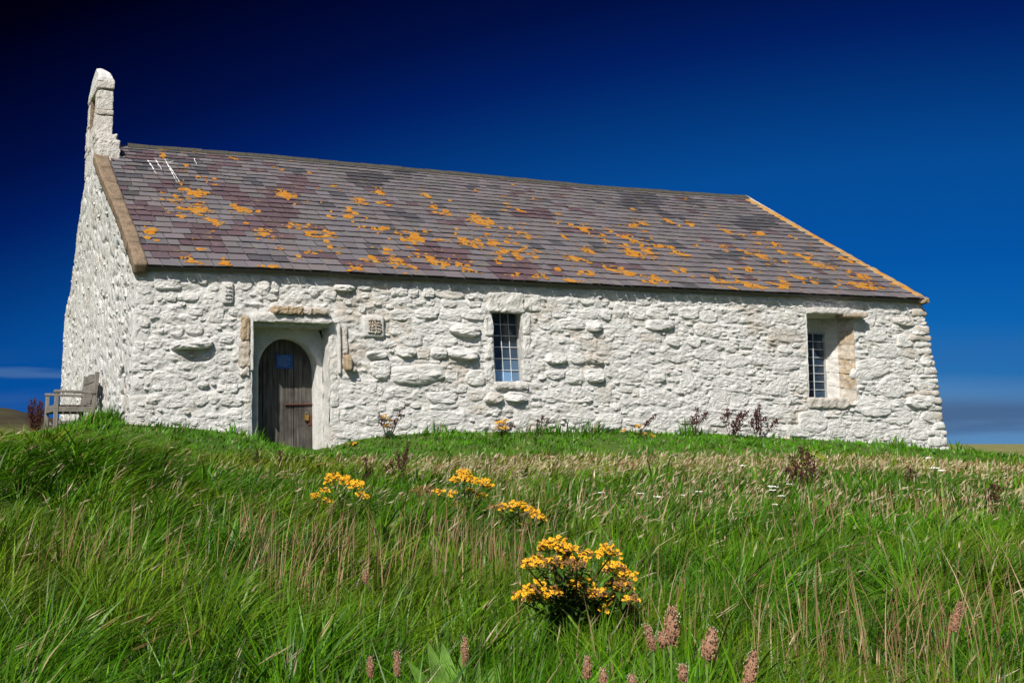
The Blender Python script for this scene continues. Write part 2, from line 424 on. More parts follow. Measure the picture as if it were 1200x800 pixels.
def ghei(x, y):
    """height of the grass sward"""
    t = -np.asarray(y, float)
    return np.interp(t, [-1, 0, 1.7, 2.3, 4, 7, 12, 20], [.09, .10, .10, .15, .17, .20, .195, .195])
def ground_z(x, y):
    x = np.asarray(x, float); y = np.asarray(y, float)
    z = surf(x, y)-.72*ghei(x, y)
    z = z+.05*(fbm(x*.7, y*.7, 3, 5)-.5)*smooth(.5, 3, -y)
    # beyond the knoll the land drops on the right and rises to a low heath on the left
    dx = smooth(18.5, 34, x)*3.2; dy = smooth(14, 40, y)*1.6
    far = smooth(40, 500, np.hypot(x, y))
    z = z-dx-dy*smooth(-20, 15, x)-far*4.0
    z = z+16.0*np.exp(-((y-330)/130)**2-((x-48)/95)**2)+1.5*(fbm(x*.02, y*.02, 4, 9)-.5)*smooth(60, 250, np.hypot(x, y))
    return z
def axis(lo, hi, step, far):
    a = list(np.arange(lo, hi+step/2, step)); s = step
    while a[-1] < far: s *= 1.22; a.append(a[-1]+s)
    s = step; b = []; q = lo
    while q > -far: s *= 1.22; q -= s; b.append(q)
    return np.array(b[::-1]+a)
gx = axis(-12, 30, .3, 6000); gy = axis(-22, 10, .25, 6000)
GX, GY = np.meshgrid(gx, gy); GZ = ground_z(GX, GY)
V = np.stack([GX, GY, GZ], -1).reshape(-1, 3); nx, ny = len(gx), len(gy)
I = np.arange(nx*ny).reshape(ny, nx)
F = np.stack([I[:-1, :-1], I[:-1, 1:], I[1:, 1:], I[1:, :-1]], -1).reshape(-1, 4)
tag(mesh_np('ground', V, F, M['ground'], smooth_=True), kind='structure')

# ------------------------------------------------------------------ chapel
church = tag(empty('chapel', (0, 0, 0)), 'whitewashed rubble stone chapel with lichened slate roof and small bellcote', 'chapel')
LS = math.hypot(W/2, HR-HE); CPH, SPH = (W/2)/LS, (HR-HE)/LS
def dz_e(u): return .10+np.interp(u, [0, 2, 5, 8.5, 12, 16], [-.012, .026, .014, .002, .004, .007])
def dz_r(u): return np.interp(u, [0, .5, 3.3, 7.35, 11.8, 14, 16], [.045, .042, .039, -.023, -.10, -.095, -.077])
def roof_pt(u, s, h=0.0):
    u = np.asarray(u, float); f = s/LS
    return np.stack([u+0*f, s*CPH-h*SPH, HE+s*SPH+h*CPH+dz_e(u)*(1-f)+dz_r(u)*f], -1)
RN = np.array([0, -SPH, CPH])
def on_roof(px, py):
    v = ray(px, py); p0 = np.array([0, 0, HE]); k = RN @ (p0-CAMP)/(RN @ v); P = CAMP+v*k
    s = P[1]/CPH
    for _ in range(3):
        d = float(dz_e(P[0])*(1-s/LS)+dz_r(P[0])*(s/LS)); k = RN @ (p0+np.array([0, 0, d])-CAMP)/(RN @ v); P = CAMP+v*k; s = P[1]/CPH
    return P[0], s

# openings, in wall metres
DU0, DU1 = on_y(295, 450)[0], on_y(386, 450)[0]; DZ1 = on_y(340, 383)[2]; ZB = -.9
WU0, WU1 = on_y(577.5, 405)[0], on_y(612.5, 405)[0]; WZ0, WZ1 = on_y(595, 448)[2], on_y(595, 366)[2]
LU0, LU1 = on_y(946.5, 420)[0], on_y(1001, 420)[0]; LZ0, LZ1 = on_y(975, 474)[2], on_y(972, 368)[2]
OPEN = [(DU0, DU1, ZB, DZ1), (WU0, WU1, WZ0, WZ1), (LU0, LU1, LZ0, LZ1)]

def edge_shift(z): return .035*(vnoise(np.asarray(z)*3.1, 0*np.asarray(z)+3, 3)-.5)
ZM = (LZ0+LZ1)/2
def lean_x(X, Z):
    """the old lancet and the masonry round it lean a little out of plumb"""
    X = np.asarray(X, float); w = smooth(LU0-1.6, LU0-.1, X)*smooth(LU1+.9, LU1+.1, X)
    return X+.14*(np.clip(np.asarray(Z, float), LZ0-.3, LZ1+.3)-ZM)*w
def front_wall():
    st = .018
    us = np.unique(np.round(np.concatenate([np.arange(0, L+.001, st), [o[0] for o in OPEN], [o[1] for o in OPEN]]), 4))
    zs = np.unique(np.round(np.concatenate([np.arange(ZB, HE+.10, st), [o[3] for o in OPEN], [o[2] for o in OPEN[1:]]]), 4))
    U, Z = np.meshgrid(us, zs)
    wob = .05*(fbm(U*1.3, Z*2.2, 3, 21)-.5)
    rid = 1-np.abs(2*fbm(U*2.6+wob*8, Z*8.5+U*.4, 4, 31)-1)
    h = .030*(fbm(U*1.2, Z*1.5, 3, 1)-.45)+.05*(fbm(U*4.5, Z*8, 4, 2)-.5)+.030*(rid**3-.35)+.030*(fbm(U*17, Z*30, 3, 4)-.5)
    lam = smooth(9.5, 11.5, U)
    ln = fbm(U*1.5+2*vnoise(U*1.1, Z*2, 8), Z*15+U*.9, 4, 44)
    h = h+(.3+lam)*.032*(np.abs(2*ln-1)**.6-.5)
    top = smooth(HE-.10, HE+.0, Z+.05*(vnoise(U*4, Z*0, 6)-.5)); h = h*(1-top*.7)-.03*top
    k = np.minimum(1, np.minimum(U, L-U)/.05)
    for (a, b, c, d) in OPEN:
        dd = np.maximum(np.maximum(a-U, U-b), np.maximum(c-Z, Z-d)); k = np.minimum(k, np.clip(dd/.05, 0, 1))
    h = h*k
    X = lean_x(U, Z)+edge_shift(Z)*np.clip(1-U/.2, 0, 1)
    V = np.stack([X, -h, Z], -1).reshape(-1, 3)
    n, mm = len(zs), len(us); I = np.arange(n*mm).reshape(n, mm)
    F = np.stack([I[:-1, :-1], I[:-1, 1:], I[1:, 1:], I[1:, :-1]], -1).reshape(-1, 4)
    uc = (us[:-1]+us[1:])/2; zc = (zs[:-1]+zs[1:])/2; UC, ZC = np.meshgrid(uc, zc)
    ok = np.ones(UC.shape, bool)
    for (a, b, c, d) in OPEN: ok &= ~((UC > a) & (UC < b) & (ZC > c) & (ZC < d))
    tone = .55*smooth(.62, .75, fbm(U*1.1, Z*2, 4, 77)).ravel()*.8
    return mesh_np('front_wall', V, F[ok.ravel()], M['white'], church, True, {'tone': tone})
fw = front_wall()

# rubble stones of the front wall: boxes read off the photograph in four close views (x0, y0, x1, y1, class)
VIEWS = [
 ((430, 320, 4.0), [(105,65,190,108,2),(192,65,240,115,2),(262,65,315,115,2),(320,75,450,120,1),(25,90,100,130,1),(345,120,410,160,1),(215,120,275,150,1),(105,172,200,222,2),(225,165,335,215,2),(338,168,440,228,2),(450,172,560,220,2),(110,235,220,295,1),(225,240,370,285,1),(390,240,530,298,3),(155,285,260,345,2),(265,290,420,345,2),(75,315,135,350,1),(130,345,228,395,3),(230,345,290,405,2),(295,350,375,400,3),(378,350,518,405,3),(0,365,95,400,3),(20,410,108,500,2),(112,430,365,520,3),(365,455,428,512,2),(460,450,555,525,2),(390,515,470,560,1),(110,530,215,580,1),(280,555,420,610,2),(460,555,545,600,1),(550,560,630,610,3),(640,555,745,605,3),(220,645,455,720,1),(130,670,210,730,1),(690,640,760,720,1),(820,175,865,215,1),(870,170,935,210,1),(1005,165,1075,215,2),(1090,170,1145,220,2),(895,210,1025,265,2),(1025,220,1100,275,3),(805,225,890,265,1),(980,268,1060,312,1),(870,300,925,330,1),(835,375,935,425,3),(938,375,1015,425,2),(1018,385,1105,425,3),(840,455,925,500,2),(927,450,1020,520,2),(1022,450,1105,515,3),(960,530,1010,580,1),(820,560,920,605,1),(945,630,1060,700,1),(1085,660,1190,735,2),(1080,320,1150,360,1),(800,425,835,455,1),(1110,430,1180,490,1),(470,620,560,660,1),(780,640,900,700,1),(300,610,420,640,1)]),
 ((30, 280, 3.077), [(460,140,565,185,2),(550,195,625,225,2),(780,225,875,275,2),(585,240,640,275,1),(660,245,715,300,1),(490,258,550,297,1),(575,310,640,345,2),(525,362,670,398,4),(545,440,610,470,1),(445,415,500,440,1),(505,565,575,610,1),(620,515,660,540,2),(835,150,880,205,2),(885,145,915,195,2),(640,190,690,225,1),(500,190,545,225,1),(385,365,430,400,1),(440,350,490,395,1),(400,160,455,205,1),(690,340,750,375,1),(680,415,735,450,1),(600,560,660,600,1),(700,560,780,600,1),(520,640,580,665,1),(720,620,780,650,1),(450,475,520,510,1),(550,480,620,505,1),(650,450,690,490,1),(700,480,760,520,1),(390,610,440,640,1),(450,240,485,270,1)]),
 ((260, 330, 3.81), [(385,20,435,65,2),(455,25,510,80,1),(500,15,590,45,3),(300,40,360,90,1),(90,85,205,145,3),(165,5,205,60,1),(215,0,250,50,1),(620,300,740,345,3),(665,348,755,440,3),(625,440,690,500,1),(690,455,720,510,1),(570,500,610,560,1),(640,580,700,640,1),(530,570,600,620,1),(10,440,70,500,1),(60,560,120,620,1),(0,560,50,600,1),(80,640,150,690,1),(540,640,610,700,1),(610,100,640,140,1),(30,110,75,150,1)]),
 ((700, 320, 3.635), [(70,125,130,190,2),(130,140,200,195,1),(205,150,300,195,2),(205,200,320,245,3),(70,195,140,240,1),(0,165,60,210,2),(345,150,430,195,2),(440,160,510,210,1),(540,170,620,210,1),(650,175,730,225,1),(740,165,830,215,1),(415,215,490,270,2),(565,225,640,265,1),(725,230,830,290,1),(290,270,350,310,2),(380,270,440,315,2),(540,280,600,335,1),(605,285,660,320,1),(30,380,110,440,1),(120,400,200,465,1),(225,410,290,465,2),(350,430,412,490,2),(415,440,440,490,1),(510,440,610,475,1),(615,460,660,500,2),(440,395,520,435,1),(700,360,860,410,1),(0,470,60,550,1),(180,490,260,560,1),(300,520,355,570,1),(375,510,470,570,1),(480,500,560,580,1),(0,585,170,670,1),(230,590,310,670,1),(565,510,640,560,1),(645,540,740,600,1),(745,560,860,620,1),(820,650,930,695,2),(90,250,170,300,1),(180,260,270,300,1),(60,320,140,365,1),(300,330,380,380,1),(410,320,520,370,1),(540,350,640,400,1),(330,590,420,640,1),(450,600,560,650,1)]),
 ((900, 320, 3.333), [(365,170,410,210,1),(370,210,460,270,2),(485,172,570,205,3),(560,207,635,245,3),(500,237,560,290,2),(575,165,635,195,2),(410,275,505,330,2),(310,292,360,320,2),(510,292,600,330,1),(335,337,475,410,2),(595,332,650,365,3),(560,400,650,460,2),(435,405,525,485,2),(340,420,410,480,1),(540,475,660,530,3),(365,490,480,560,2),(490,540,560,590,1),(560,585,640,650,1),(145,535,260,620,2),(260,560,330,640,1),(470,610,560,665,1),(640,600,690,650,2),(0,300,75,380,1),(10,200,100,270,1),(10,400,90,470,1),(40,480,130,560,1),(350,580,440,640,1),(600,280,645,325,2),(600,540,675,585,2)]),
]
PROT = {1: .022, 2: .042, 3: .088, 4: .15}
occ = np.zeros((int((HE-ZB)/.02)+2, int(L/.02)+2), bool)
def occ_sl(u0, u1, v0, v1): return slice(max(0, int((v0-ZB)/.02)), int((v1-ZB)/.02)+1), slice(max(0, int(u0/.02)), int(u1/.02)+1)
for (a, b, c, d) in OPEN: occ[occ_sl(a-.06, b+.06, c-.06, d+.06)] = True
# keep the dressed surrounds, the label mould and the plaque clear too
for (x0, y0, x1, y1) in ((279, 357, 296, 440), (386, 372, 418, 440), (294, 357, 398, 385), (424, 368, 450, 397), (571, 342, 632, 367), (576, 446, 620, 458), (940, 362, 1006, 372), (258, 329, 275, 357), (368, 385, 398, 525), (286, 440, 303, 525), (612, 366, 622, 450)):
    p, q = on_y(x0, y1), on_y(x1, y0); occ[occ_sl(p[0], q[0], p[2], q[2])] = True
stones = []
for (ox, oy, sc), lst in VIEWS:
    for (x0, y0, x1, y1, k) in lst:
        p = on_y(ox+x0/sc, oy+(y0+y1)/2/sc); q = on_y(ox+x1/sc, oy+(y0+y1)/2/sc)
        t = on_y(ox+(x0+x1)/2/sc, oy+y0/sc); b_ = on_y(ox+(x0+x1)/2/sc, oy+y1/sc)
        u0, u1, v0, v1 = p[0], q[0], b_[2], t[2]
        if u0 < .03 or u1 > L-.02: u0 = max(u0, .03); u1 = min(u1, L-.02)
        sl = occ_sl(u0, u1, v0, v1)
        if occ[sl].mean() > .35: continue
        occ[sl] = True; stones.append((u0, u1, v0, v1, PROT[k]*rnd.uniform(.85, 1.15)*(.72 if u0 > 9.5 else 1)))
for it in range(9000):
    f = 1-it/9000
    a = rnd.uniform(.07, .10+.30*f); b = a*rnd.uniform(.28, .75); b = min(max(b, .045), .2)
    u0 = rnd.uniform(.05, L-a-.04); v0 = rnd.uniform(-.75, HE-.12-b)
    sl = occ_sl(u0, u0+a, v0, v0+b)
    if occ[sl].any(): continue
    occ[sl] = True
    stones.append((u0, u0+a, v0, v0+b, rnd.uniform(.012, .030)*(1.1 if u0 < 10 else .7)))
def stone_geo(st, seed):
    u0, u1, v0, v1, prot = st; r_ = np.random.default_rng(seed)
    cu, cv, a, b = (u0+u1)/2, (v0+v1)/2, (u1-u0)/2*1.03, (v1-v0)/2*1.05
    mang = 20 if a < .09 else (28 if a < .2 else 36)
    rings = np.array([.2, .38, .55, .70, .82, .91, .97, 1.0, 1.04])
    th = np.linspace(0, 2*np.pi, mang, endpoint=False)+.1
    rho = np.full(mang, 9.0)                                  # a broken, many sided outline
    for an, d in [(0, 1), (np.pi/2, 1), (np.pi, 1), (1.5*np.pi, 1)]+[(q*np.pi/2+np.pi/4, r_.uniform(.98, 1.34)) for q in range(4)]+[(r_.uniform(0, 6.28), r_.uniform(.88, 1.2)) for _ in range(2)]:
        cc = np.cos(th-an-r_.normal(0, .10)); rho = np.minimum(rho, np.where(cc > .05, d*r_.uniform(.92, 1.04)/np.maximum(cc, .05), 9))
    rho = rho*(1+.10*(vnoise(th*3.4, 0*th+seed*1.7, 2)-.5)); rho = (rho+.15*np.roll(rho, 1)+.15*np.roll(rho, -1))/1.3
    Rr, Tt = np.meshgrid(rings, th, indexing='ij'); RHO = np.broadcast_to(rho, Rr.shape)
    lu = a*Rr*RHO*np.cos(Tt); lv = b*Rr*RHO*np.sin(Tt); rot = r_.normal(0, .06)
    uu = cu+lu-lv*rot; vv = cv+lv+lu*rot
    sh = min(prot*.35, .03)
    tl = r_.normal(0, .22); tv = -r_.uniform(.1, .45)
    prof = np.clip(1-Rr**r_.uniform(7, 16), 0, 1)**.55
    pls = [(r_.uniform(0, 6.28), r_.uniform(.5, 1.1), r_.uniform(.25, .8)) for _ in range(4)]
    def hh(U_, V_, lu_, lv_, pr): 
        f = 1+tl*lu_/a+tv*lv_/b
        for (an, d, sl_) in pls: f = np.minimum(f, 1.12-sl_*(np.cos(an)*lu_/a+np.sin(an)*lv_/b-d+.35))
        f = pr*np.maximum(f, .25)
        return prot*f+(.55*prot+.016)*(fbm(U_*6+seed, V_*15, 4, 61)-.5)*np.minimum(1, pr*2)+.020*(fbm(U_*24, V_*44+seed, 2, 62)-.5)*np.minimum(1, pr*2)
    h = hh(uu, vv, lu, lv, prof); h[-1] = -.045; h[-2] = np.minimum(h[-2], .004)
    hc = hh(np.array([cu]), np.array([cv]), np.array([0.]), np.array([0.]), np.array([1.]))
    V = np.concatenate([[[cu, -float(hc[0]), cv]], np.stack([uu, -h, vv], -1).reshape(-1, 3)])
    F = []
    for j in range(mang): F.append((0, 1+j, 1+(j+1) % mang))
    for i in range(len(rings)-1):
        for j in range(mang):
            F.append((1+i*mang+j, 1+(i+1)*mang+j, 1+(i+1)*mang+(j+1) % mang, 1+i*mang+(j+1) % mang))
    q = r_.random(); tone = 0.0
    if q < .07: tone = r_.uniform(.10, .45)
    if u0 > 14.6 and q < .3: tone = r_.uniform(.15, .6)
    return V, F, tone
stones.sort(key=lambda s: -(s[1]-s[0])*(s[3]-s[2]))
rest = MB()
for i, st in enumerate(stones):
    V, F, tone = stone_geo(st, 100+i); V[:, 0] = lean_x(V[:, 0], V[:, 2])
    if i < 300: mesh_np('stone', V, F, M['white'], fw, False, {'tone': np.full(len(V), tone)})
    else: rest.add(V, F, 0, tone)
tag(rest.build('small_stones', M['white'], fw, False), kind='stuff')

# gable end: roughcast
def roof_line(y):
    y = np.asarray(y, float); s = np.where(y <= W/2, y, W-y)/CPH
    return HE+s*SPH+.04+.10*(1-s/LS)
def lean_g(z): return -.17*smooth(2.6, 5.3, np.asarray(z, float))
def gable_wall():
    ys = np.arange(0, W+.001, .035); ys[-1] = W; nz = 130
    Y, T = np.meshgrid(ys, np.linspace(0, 1, nz))
    Z = ZB+(roof_line(Y)-ZB)*T
    h = .05*(fbm(Y*1.2, Z*1.2, 3, 71)-.5)+.022*(fbm(Y*7, Z*9, 4, 72)-.5)
    lump = fbm(Y*11+1.5*vnoise(Y*3, Z*3, 75), Z*14, 3, 73); h = h+.014*(np.abs(2*lump-1)**.7-.4)
    pit = smooth(.70, .78, vnoise(Y*9, Z*15, 74)); h = h-.05*pit
    k = np.minimum(1, np.minimum(Y, W-Y)/.06); h = h*k
    X = edge_shift(Z)*np.clip(1-Y/.3, 0, 1)-h+lean_g(Z)
    V = np.stack([X, Y, Z], -1).reshape(-1, 3)
    I = np.arange(Y.size).reshape(Y.shape)
    F = np.stack([I[:-1, :-1], I[1:, :-1], I[1:, 1:], I[:-1, 1:]], -1).reshape(-1, 4)
    o = mesh_np('gable_wall', V, F, M['white'], church, False, {'tone': .35*smooth(.55, .8, fbm(Y*2, Z*2, 3, 78)).ravel()})
    lum = MB(); n = 0
    for _ in range(120):
        y = rnd.uniform(.1, W-.1); z = rnd.uniform(-.3, float(roof_line(y))-.1); r = rnd.uniform(.025, .07)
        gx_ = float(lean_g(z)); rough_box(lum, (gx_-.028, y-r, z-r*.5), (gx_+.02, y+r, z+r*.5), res=.05, amp=.014, rnd_=.02, seed=n); n += 1
    tag(lum.build('roughcast_lumps', M['white'], o, True), kind='stuff')
    return o
gw = gable_wall()
mb = MB()
rough_grid(mb, (L, 0, ZB), (L+.02, W, ZB), (L, W, HE), (L, 0, HE), .12, .05, 4); g = [(L, y, float(roof_line(y))-.05) for y in np.linspace(0, W, 9)]
mb.add([(L-.01, 0, HE-.2), (L-.01, W, HE-.2)]+g, [(0, 1)+tuple(range(10, 1, -1))])
mb.build('end_wall', M['white'], church)
mb = MB(); rough_grid(mb, (L, W, ZB), (0, W, ZB), (0, W, HE+.02), (L, W, HE+.02), .2, .05, 4); mb.build('back_wall', M['white'], church)
# rough quoins at the far right corner, proud of both walls
qz = -.75; i = 0
while qz < HE-.16:
    hgt = rnd.uniform(.07, .20); ln = rnd.uniform(.18, .5); lean = .02*(HE-qz)*.5
    mb = MB(); pj = rnd.uniform(.01, .06)
    rough_box(mb, (L-ln, -rnd.uniform(.02, .06), qz), (L+pj, .45, qz+hgt-.008), .05, .02, .04, 7, rnd.choice([0, 0, .1, .5, .3]), seed=i)
    mb.build('quoin', M['white'], fw, True); qz += hgt; i += 1
qz = -.3; i = 60
while qz < HE-.2:                                   # and quieter ones at the near corner
    hgt = rnd.uniform(.16, .30); ln = rnd.uniform(.2, .42); ex = float(edge_shift(qz+hgt/2))
    mb = MB(); rough_box(mb, (ex-.008, -.010, qz), (ln, ln*.8, qz+hgt-.01), .045, .02, .05, 9, rnd.choice([0, 0, .15]), seed=i)
    mb.build('quoin', M['white'], fw, True); qz += hgt+rnd.uniform(0, .04); i += 1

# ---- roof
def roof_base():
    us = np.linspace(.02, L-.02, 33); mb = MB(); V = []; F = []
    for u in us:
        rb = lambda s, h: roof_pt(u, s, h)
        e = rb(-.14, -.03); r = rb(LS, -.03); e2 = rb(-.14, -.09); 
        b = np.array([u, W+.12, e[2]]); b2 = np.array([u, W+.12, e2[2]]); r2 = r-np.array([0, 0, .12])
        V += [e, r, b, b2, r2, e2]
    n = len(us)
    for i in range(n-1):
        for k in range(6): F.append((i*6+k, i*6+(k+1) % 6, (i+1)*6+(k+1) % 6, (i+1)*6+k))
    F += [tuple(range(6)), tuple(range((n-1)*6, n*6))[::-1]]
    return mesh_np('roof', V, F, M['slate'], church, cols=np.tile(np.array([[.12, .11, .12]]), (len(V), 1)))
roof = roof_base()
NC = 25
exps = np.linspace(.262, .195, NC); exps *= (LS+.20-.05)/exps.sum()
S0 = np.concatenate([[0], np.cumsum(exps)])-.20
def tail_h(s):
    """height of the slate face above the roof plane"""
    j = np.clip(np.searchsorted(S0, s)-1, 0, NC-1); f = (s-S0[j])/exps[j]
    return .034-.020*f
PURPLE = [(325,250,26,13),(423,309,20,6),(497,295,17,8),(623,252,24,6),(528,303,28,10),(600,318,30,12),(350,218,17,12),(262,222,13,7),(280,233,18,7),(192,220,18,6),(165,248,22,10),(325,233,20,12),(300,265,18,6),(370,300,25,6),(715,313,30,4),(240,285,24,8),(205,300,22,8),(180,292,14,6)]
DARK = [(433,212,24,10),(350,201,14,4),(752,236,25,9),(886,262,27,8),(808,236,10,4),(300,214,10,4),(437,295,12,5),(470,203,14,4),(323,306,12,5),(860,300,20,5),(950,330,20,5)]
slates = []
for j in range(NC):
    u = .14-rnd.uniform(0, .3)
    while u < L-.14:
        wd = rnd.uniform(.18, .38)
        u1 = u+wd
        a, b = max(u, .10), min(u1, L-.10)
        if b-a > .06:
            slates.append((j, a, b))
        u = u1
SV, SF = [], []
cand = []
for (j, a, b) in slates:
    s0 = S0[j]+rnd.uniform(-.011, .011)+.022*math.sin(a*1.1+j*.35)*min(1, j/2); s1 = S0[j+1]+.05; mid = roof_pt((a+b)/2, (S0[j]+S0[j+1])/2)
    px, py, dd = project(mid)
    cls = 0
    for (x, y, rx, ry) in PURPLE:
        if ((px-x)/rx)**2+((py-y)/ry)**2 < 1.1: cls = 1
    for (x, y, rx, ry) in DARK:
        if ((px-x)/rx)**2+((py-y)/ry)**2 < 1.1: cls = 2
    nz_ = float(fbm(np.array([a*.9]), np.array([s0*1.6]), 3, 91)[0])
    if cls == 0:
        q = rnd.random()+(nz_-.5)*.9-.10*smooth(6, 0, a)
        if q < .02: cls = 1
        elif q > 1.05: cls = 2
        if a < 2.0 and S0[j] > 2.6 and rnd.random() < .25: cls = 2
    base = [(.134, .121, .132), (.098, .066, .078), (.068, .066, .076)][cls]
    v = rnd.uniform(.86, 1.12); tnt = (base[0]*v*rnd.uniform(.95, 1.06), base[1]*v, base[2]*v*rnd.uniform(.95, 1.05))
    g = .0062; tl = rnd.uniform(-.004, .004); tl2 = rnd.uniform(-.004, .004); th = rnd.uniform(.009, .014)
    h0 = .034+rnd.uniform(-.003, .004)
    chip = rnd.uniform(.01, .045) if rnd.random() < .30 else 0
    out = [(a+g, s0+chip), (a+g+.012+chip, s0), (b-g-.01, s0), (b-g, s0+.006)]
    out = [(x, y, h0+(tl if k < 2 else tl2)) for k, (x, y) in enumerate(out)]+[(b-g, s1, .034-.020*((s1-S0[j])/exps[j])), (a+g, s1, .034-.020*((s1-S0[j])/exps[j]))]
    top = [roof_pt(x, y, h) for (x, y, h) in out]; bot = [roof_pt(x, y, h-th) for (x, y, h) in out]
    n = 6
    V = top+bot; F = [tuple(range(6)), tuple(range(11, 5, -1))]+[(k, k+6, (k+1) % 6+6, (k+1) % 6) for k in range(6)]
    cand.append((float((b-a)*exps[j]/dd**2), V, F, tnt))
cand.sort(key=lambda c: -c[0])
BV, BF, BC = [], [], []
for i, (ar, V, F, tnt) in enumerate(cand):
    if i < 300: mesh_np('slate', V, F, M['slate'], roof, cols=np.tile(np.array([tnt]), (len(V), 1)))
    else:
        o = len(BV); BV += V; BF += [tuple(o+k for k in f) for f in F]; BC += [tnt]*len(V)
tag(mesh_np('upper_slates', BV, BF, M['slate'], roof, cols=np.array(BC)), kind='stuff')
# ridge stones
u = .55
while u < L-.1:
    ln = rnd.uniform(.40, .6); e = min(u+ln, L-.02)
    mb = MB(); V = []
    for x in (u, e-.012):
        p = roof_pt(x, LS, .0); y0, z0 = W/2, p[2]+.012+rnd.uniform(-.006, .01); wq, hq = .15, .103
        V += [(x, y0-wq, z0-hq+.012), (x, y0-wq, z0-hq+.045), (x, y0-.03, z0+.035), (x, y0+.03, z0+.035), (x, y0+wq, z0-hq+.045), (x, y0+wq, z0-hq+.012), (x, y0, z0-.01)]
    F = [(k, (k+1) % 7, 7+(k+1) % 7, 7+k) for k in range(7)]+[tuple(range(7))[::-1], tuple(range(7, 14))]
    mb.add(V, F); mb.build('ridge_tile', M['ridge'], roof); u = e
# verge copings
def along(u0, u1, s0, s1, h0, h1, res, amp, name, material, parent, seed=0):
    mb = MB(); d_ = roof_pt((u0+u1)/2, LS, 0)-roof_pt((u0+u1)/2, 0, 0); ang = math.atan2(d_[2], d_[1])
    mt = Matrix.Translation(Vector(roof_pt((u0+u1)/2, 0, 0))) @ Matrix.Rotation(ang, 4, 'X')
    rough_box(mb, (-(u1-u0)/2, s0, h0), ((u1-u0)/2, s1, h1), res, amp, .02, 5, mat=mt, seed=seed)
    return mb.build(name, material, parent, True)
vs = [-.20, .62, 1.40, 2.45, 3.30, 4.05, LS-.75]
for k in range(6):
    o = along(-.05+rnd.uniform(-.006, .006), .17+rnd.uniform(-.008, .008), vs[k]+.004, vs[k+1]-.004, -.16, .05+rnd.uniform(-.006, .006), .05, .014, 'verge_stone', M['verge'], church, 3+k)
    for v in o.data.vertices: v.co.x += float(lean_g(v.co.z))*(.6 if v.co.x > .06 else 1)
ss = np.linspace(-.10, LS-.03, 9)
for k in range(8): along(L-.20, L+.01, ss[k]+.002, ss[k+1]-.002, -.10, .034+rnd.uniform(-.006, .006), .05, .014, 'coping_stone', M['coping'], roof, 10+k)
mb = MB(); rough_box(mb, (L-.16, -.17, HE-.07), (L+.05, .12, HE+.05), .05, .03, .04, 7, .35, seed=31); mb.build('kneeler_stone', M['tan'], roof, False)
# bird droppings near the ridge
mb = MB()
for (x0, y0, x1, y1, wd) in ((173,189,183,205,.035),(182,188,189,200,.03),(193,188,207,215,.03),(197,195,213,219,.02),(227,187,230,194,.02),(175,190,203,191,.05),(196,192,208,194,.05),(224,197,229,199,.03)):
    (ua, sa), (ub, sb) = on_roof(x0, y0), on_roof(x1, y1); n = 7; V = []
    for k in range(n):
        t = k/(n-1); uu = ua+(ub-ua)*t; s = sa+(sb-sa)*t; h = float(tail_h(s))+.006; q = wd*(1-.7*t)*rnd.uniform(.5, 1.2)/2
        V += [roof_pt(uu-q, s+q*.4, h), roof_pt(uu+q, s-q*.4, h)]
    mb.add(V, [(2*k, 2*k+1, 2*k+3, 2*k+2) for k in range(n-1)])
mb.build('bird_dropping', M['dropping'], roof)
# orange lichen crusts, laid slate by slate
LICH = [(229,227,16,7),(203,232,9,4),(230,247,20,6),(247,212,8,4),(280,246,14,4),(294,250,6,3),(335,231,11,4),(189,176,6,2),(230,179,5,2),(341,188,4,2),(190,184,5,2),(217,199,5,2),(180,273,13,4),(222,308,12,3),(264,309,5,3),(250,262,10,3),
 (443,270,18,4),(487,280,20,7),(467,307,15,8),(385,281,9,7),(371,277,6,3),(308,275,9,5),(573,287,28,6),(545,284,12,5),(605,295,16,5),(683,270,13,5),(673,305,11,4),(602,302,8,4),(508,307,13,5),(536,309,9,4),(410,255,10,4),(397,251,6,3),(337,230,8,4),(315,315,13,2),(437,305,5,3),(563,260,14,5),(575,262,6,4),(513,248,8,4),(500,231,5,4),(522,250,4,3),(615,277,8,4),(633,325,10,3),(690,323,11,3),(672,331,8,3),(661,279,5,3),(688,295,8,3),(610,248,8,2),(629,234,5,2),(444,227,7,2),(421,237,8,3),(414,245,6,3),(417,316,10,3),(455,241,6,2),(591,280,6,3),(652,315,6,3),(360,274,8,3),(550,318,7,2),(392,220,5,2),(415,231,4,3),
 (773,289,8,4),(743,298,10,5),(760,297,8,4),(793,317,9,4),(735,322,14,5),(770,330,14,4),(715,318,8,4),(893,302,11,5),(867,293,8,4),(838,288,8,4),(935,300,8,4),(948,308,8,5),(833,330,10,5),(877,335,11,4),(917,337,12,4),(993,307,9,4),(1007,325,10,5),(1047,332,12,4),(977,318,6,5),(1013,337,10,3),(860,330,8,4),(745,268,8,4),(753,262,6,3),(783,260,4,3),(740,282,10,4),(800,300,8,3),(715,283,8,3),(710,270,6,2),(854,318,6,2),(880,316,6,2),(813,288,5,3),(908,287,6,2),(890,275,6,2),(850,272,8,2),(875,280,8,2),(933,327,6,3),(955,305,6,4),(1040,325,10,4),(1000,335,8,3),(807,264,6,2),(917,297,6,2),(705,325,6,2),(854,337,6,3),(785,292,6,3)]
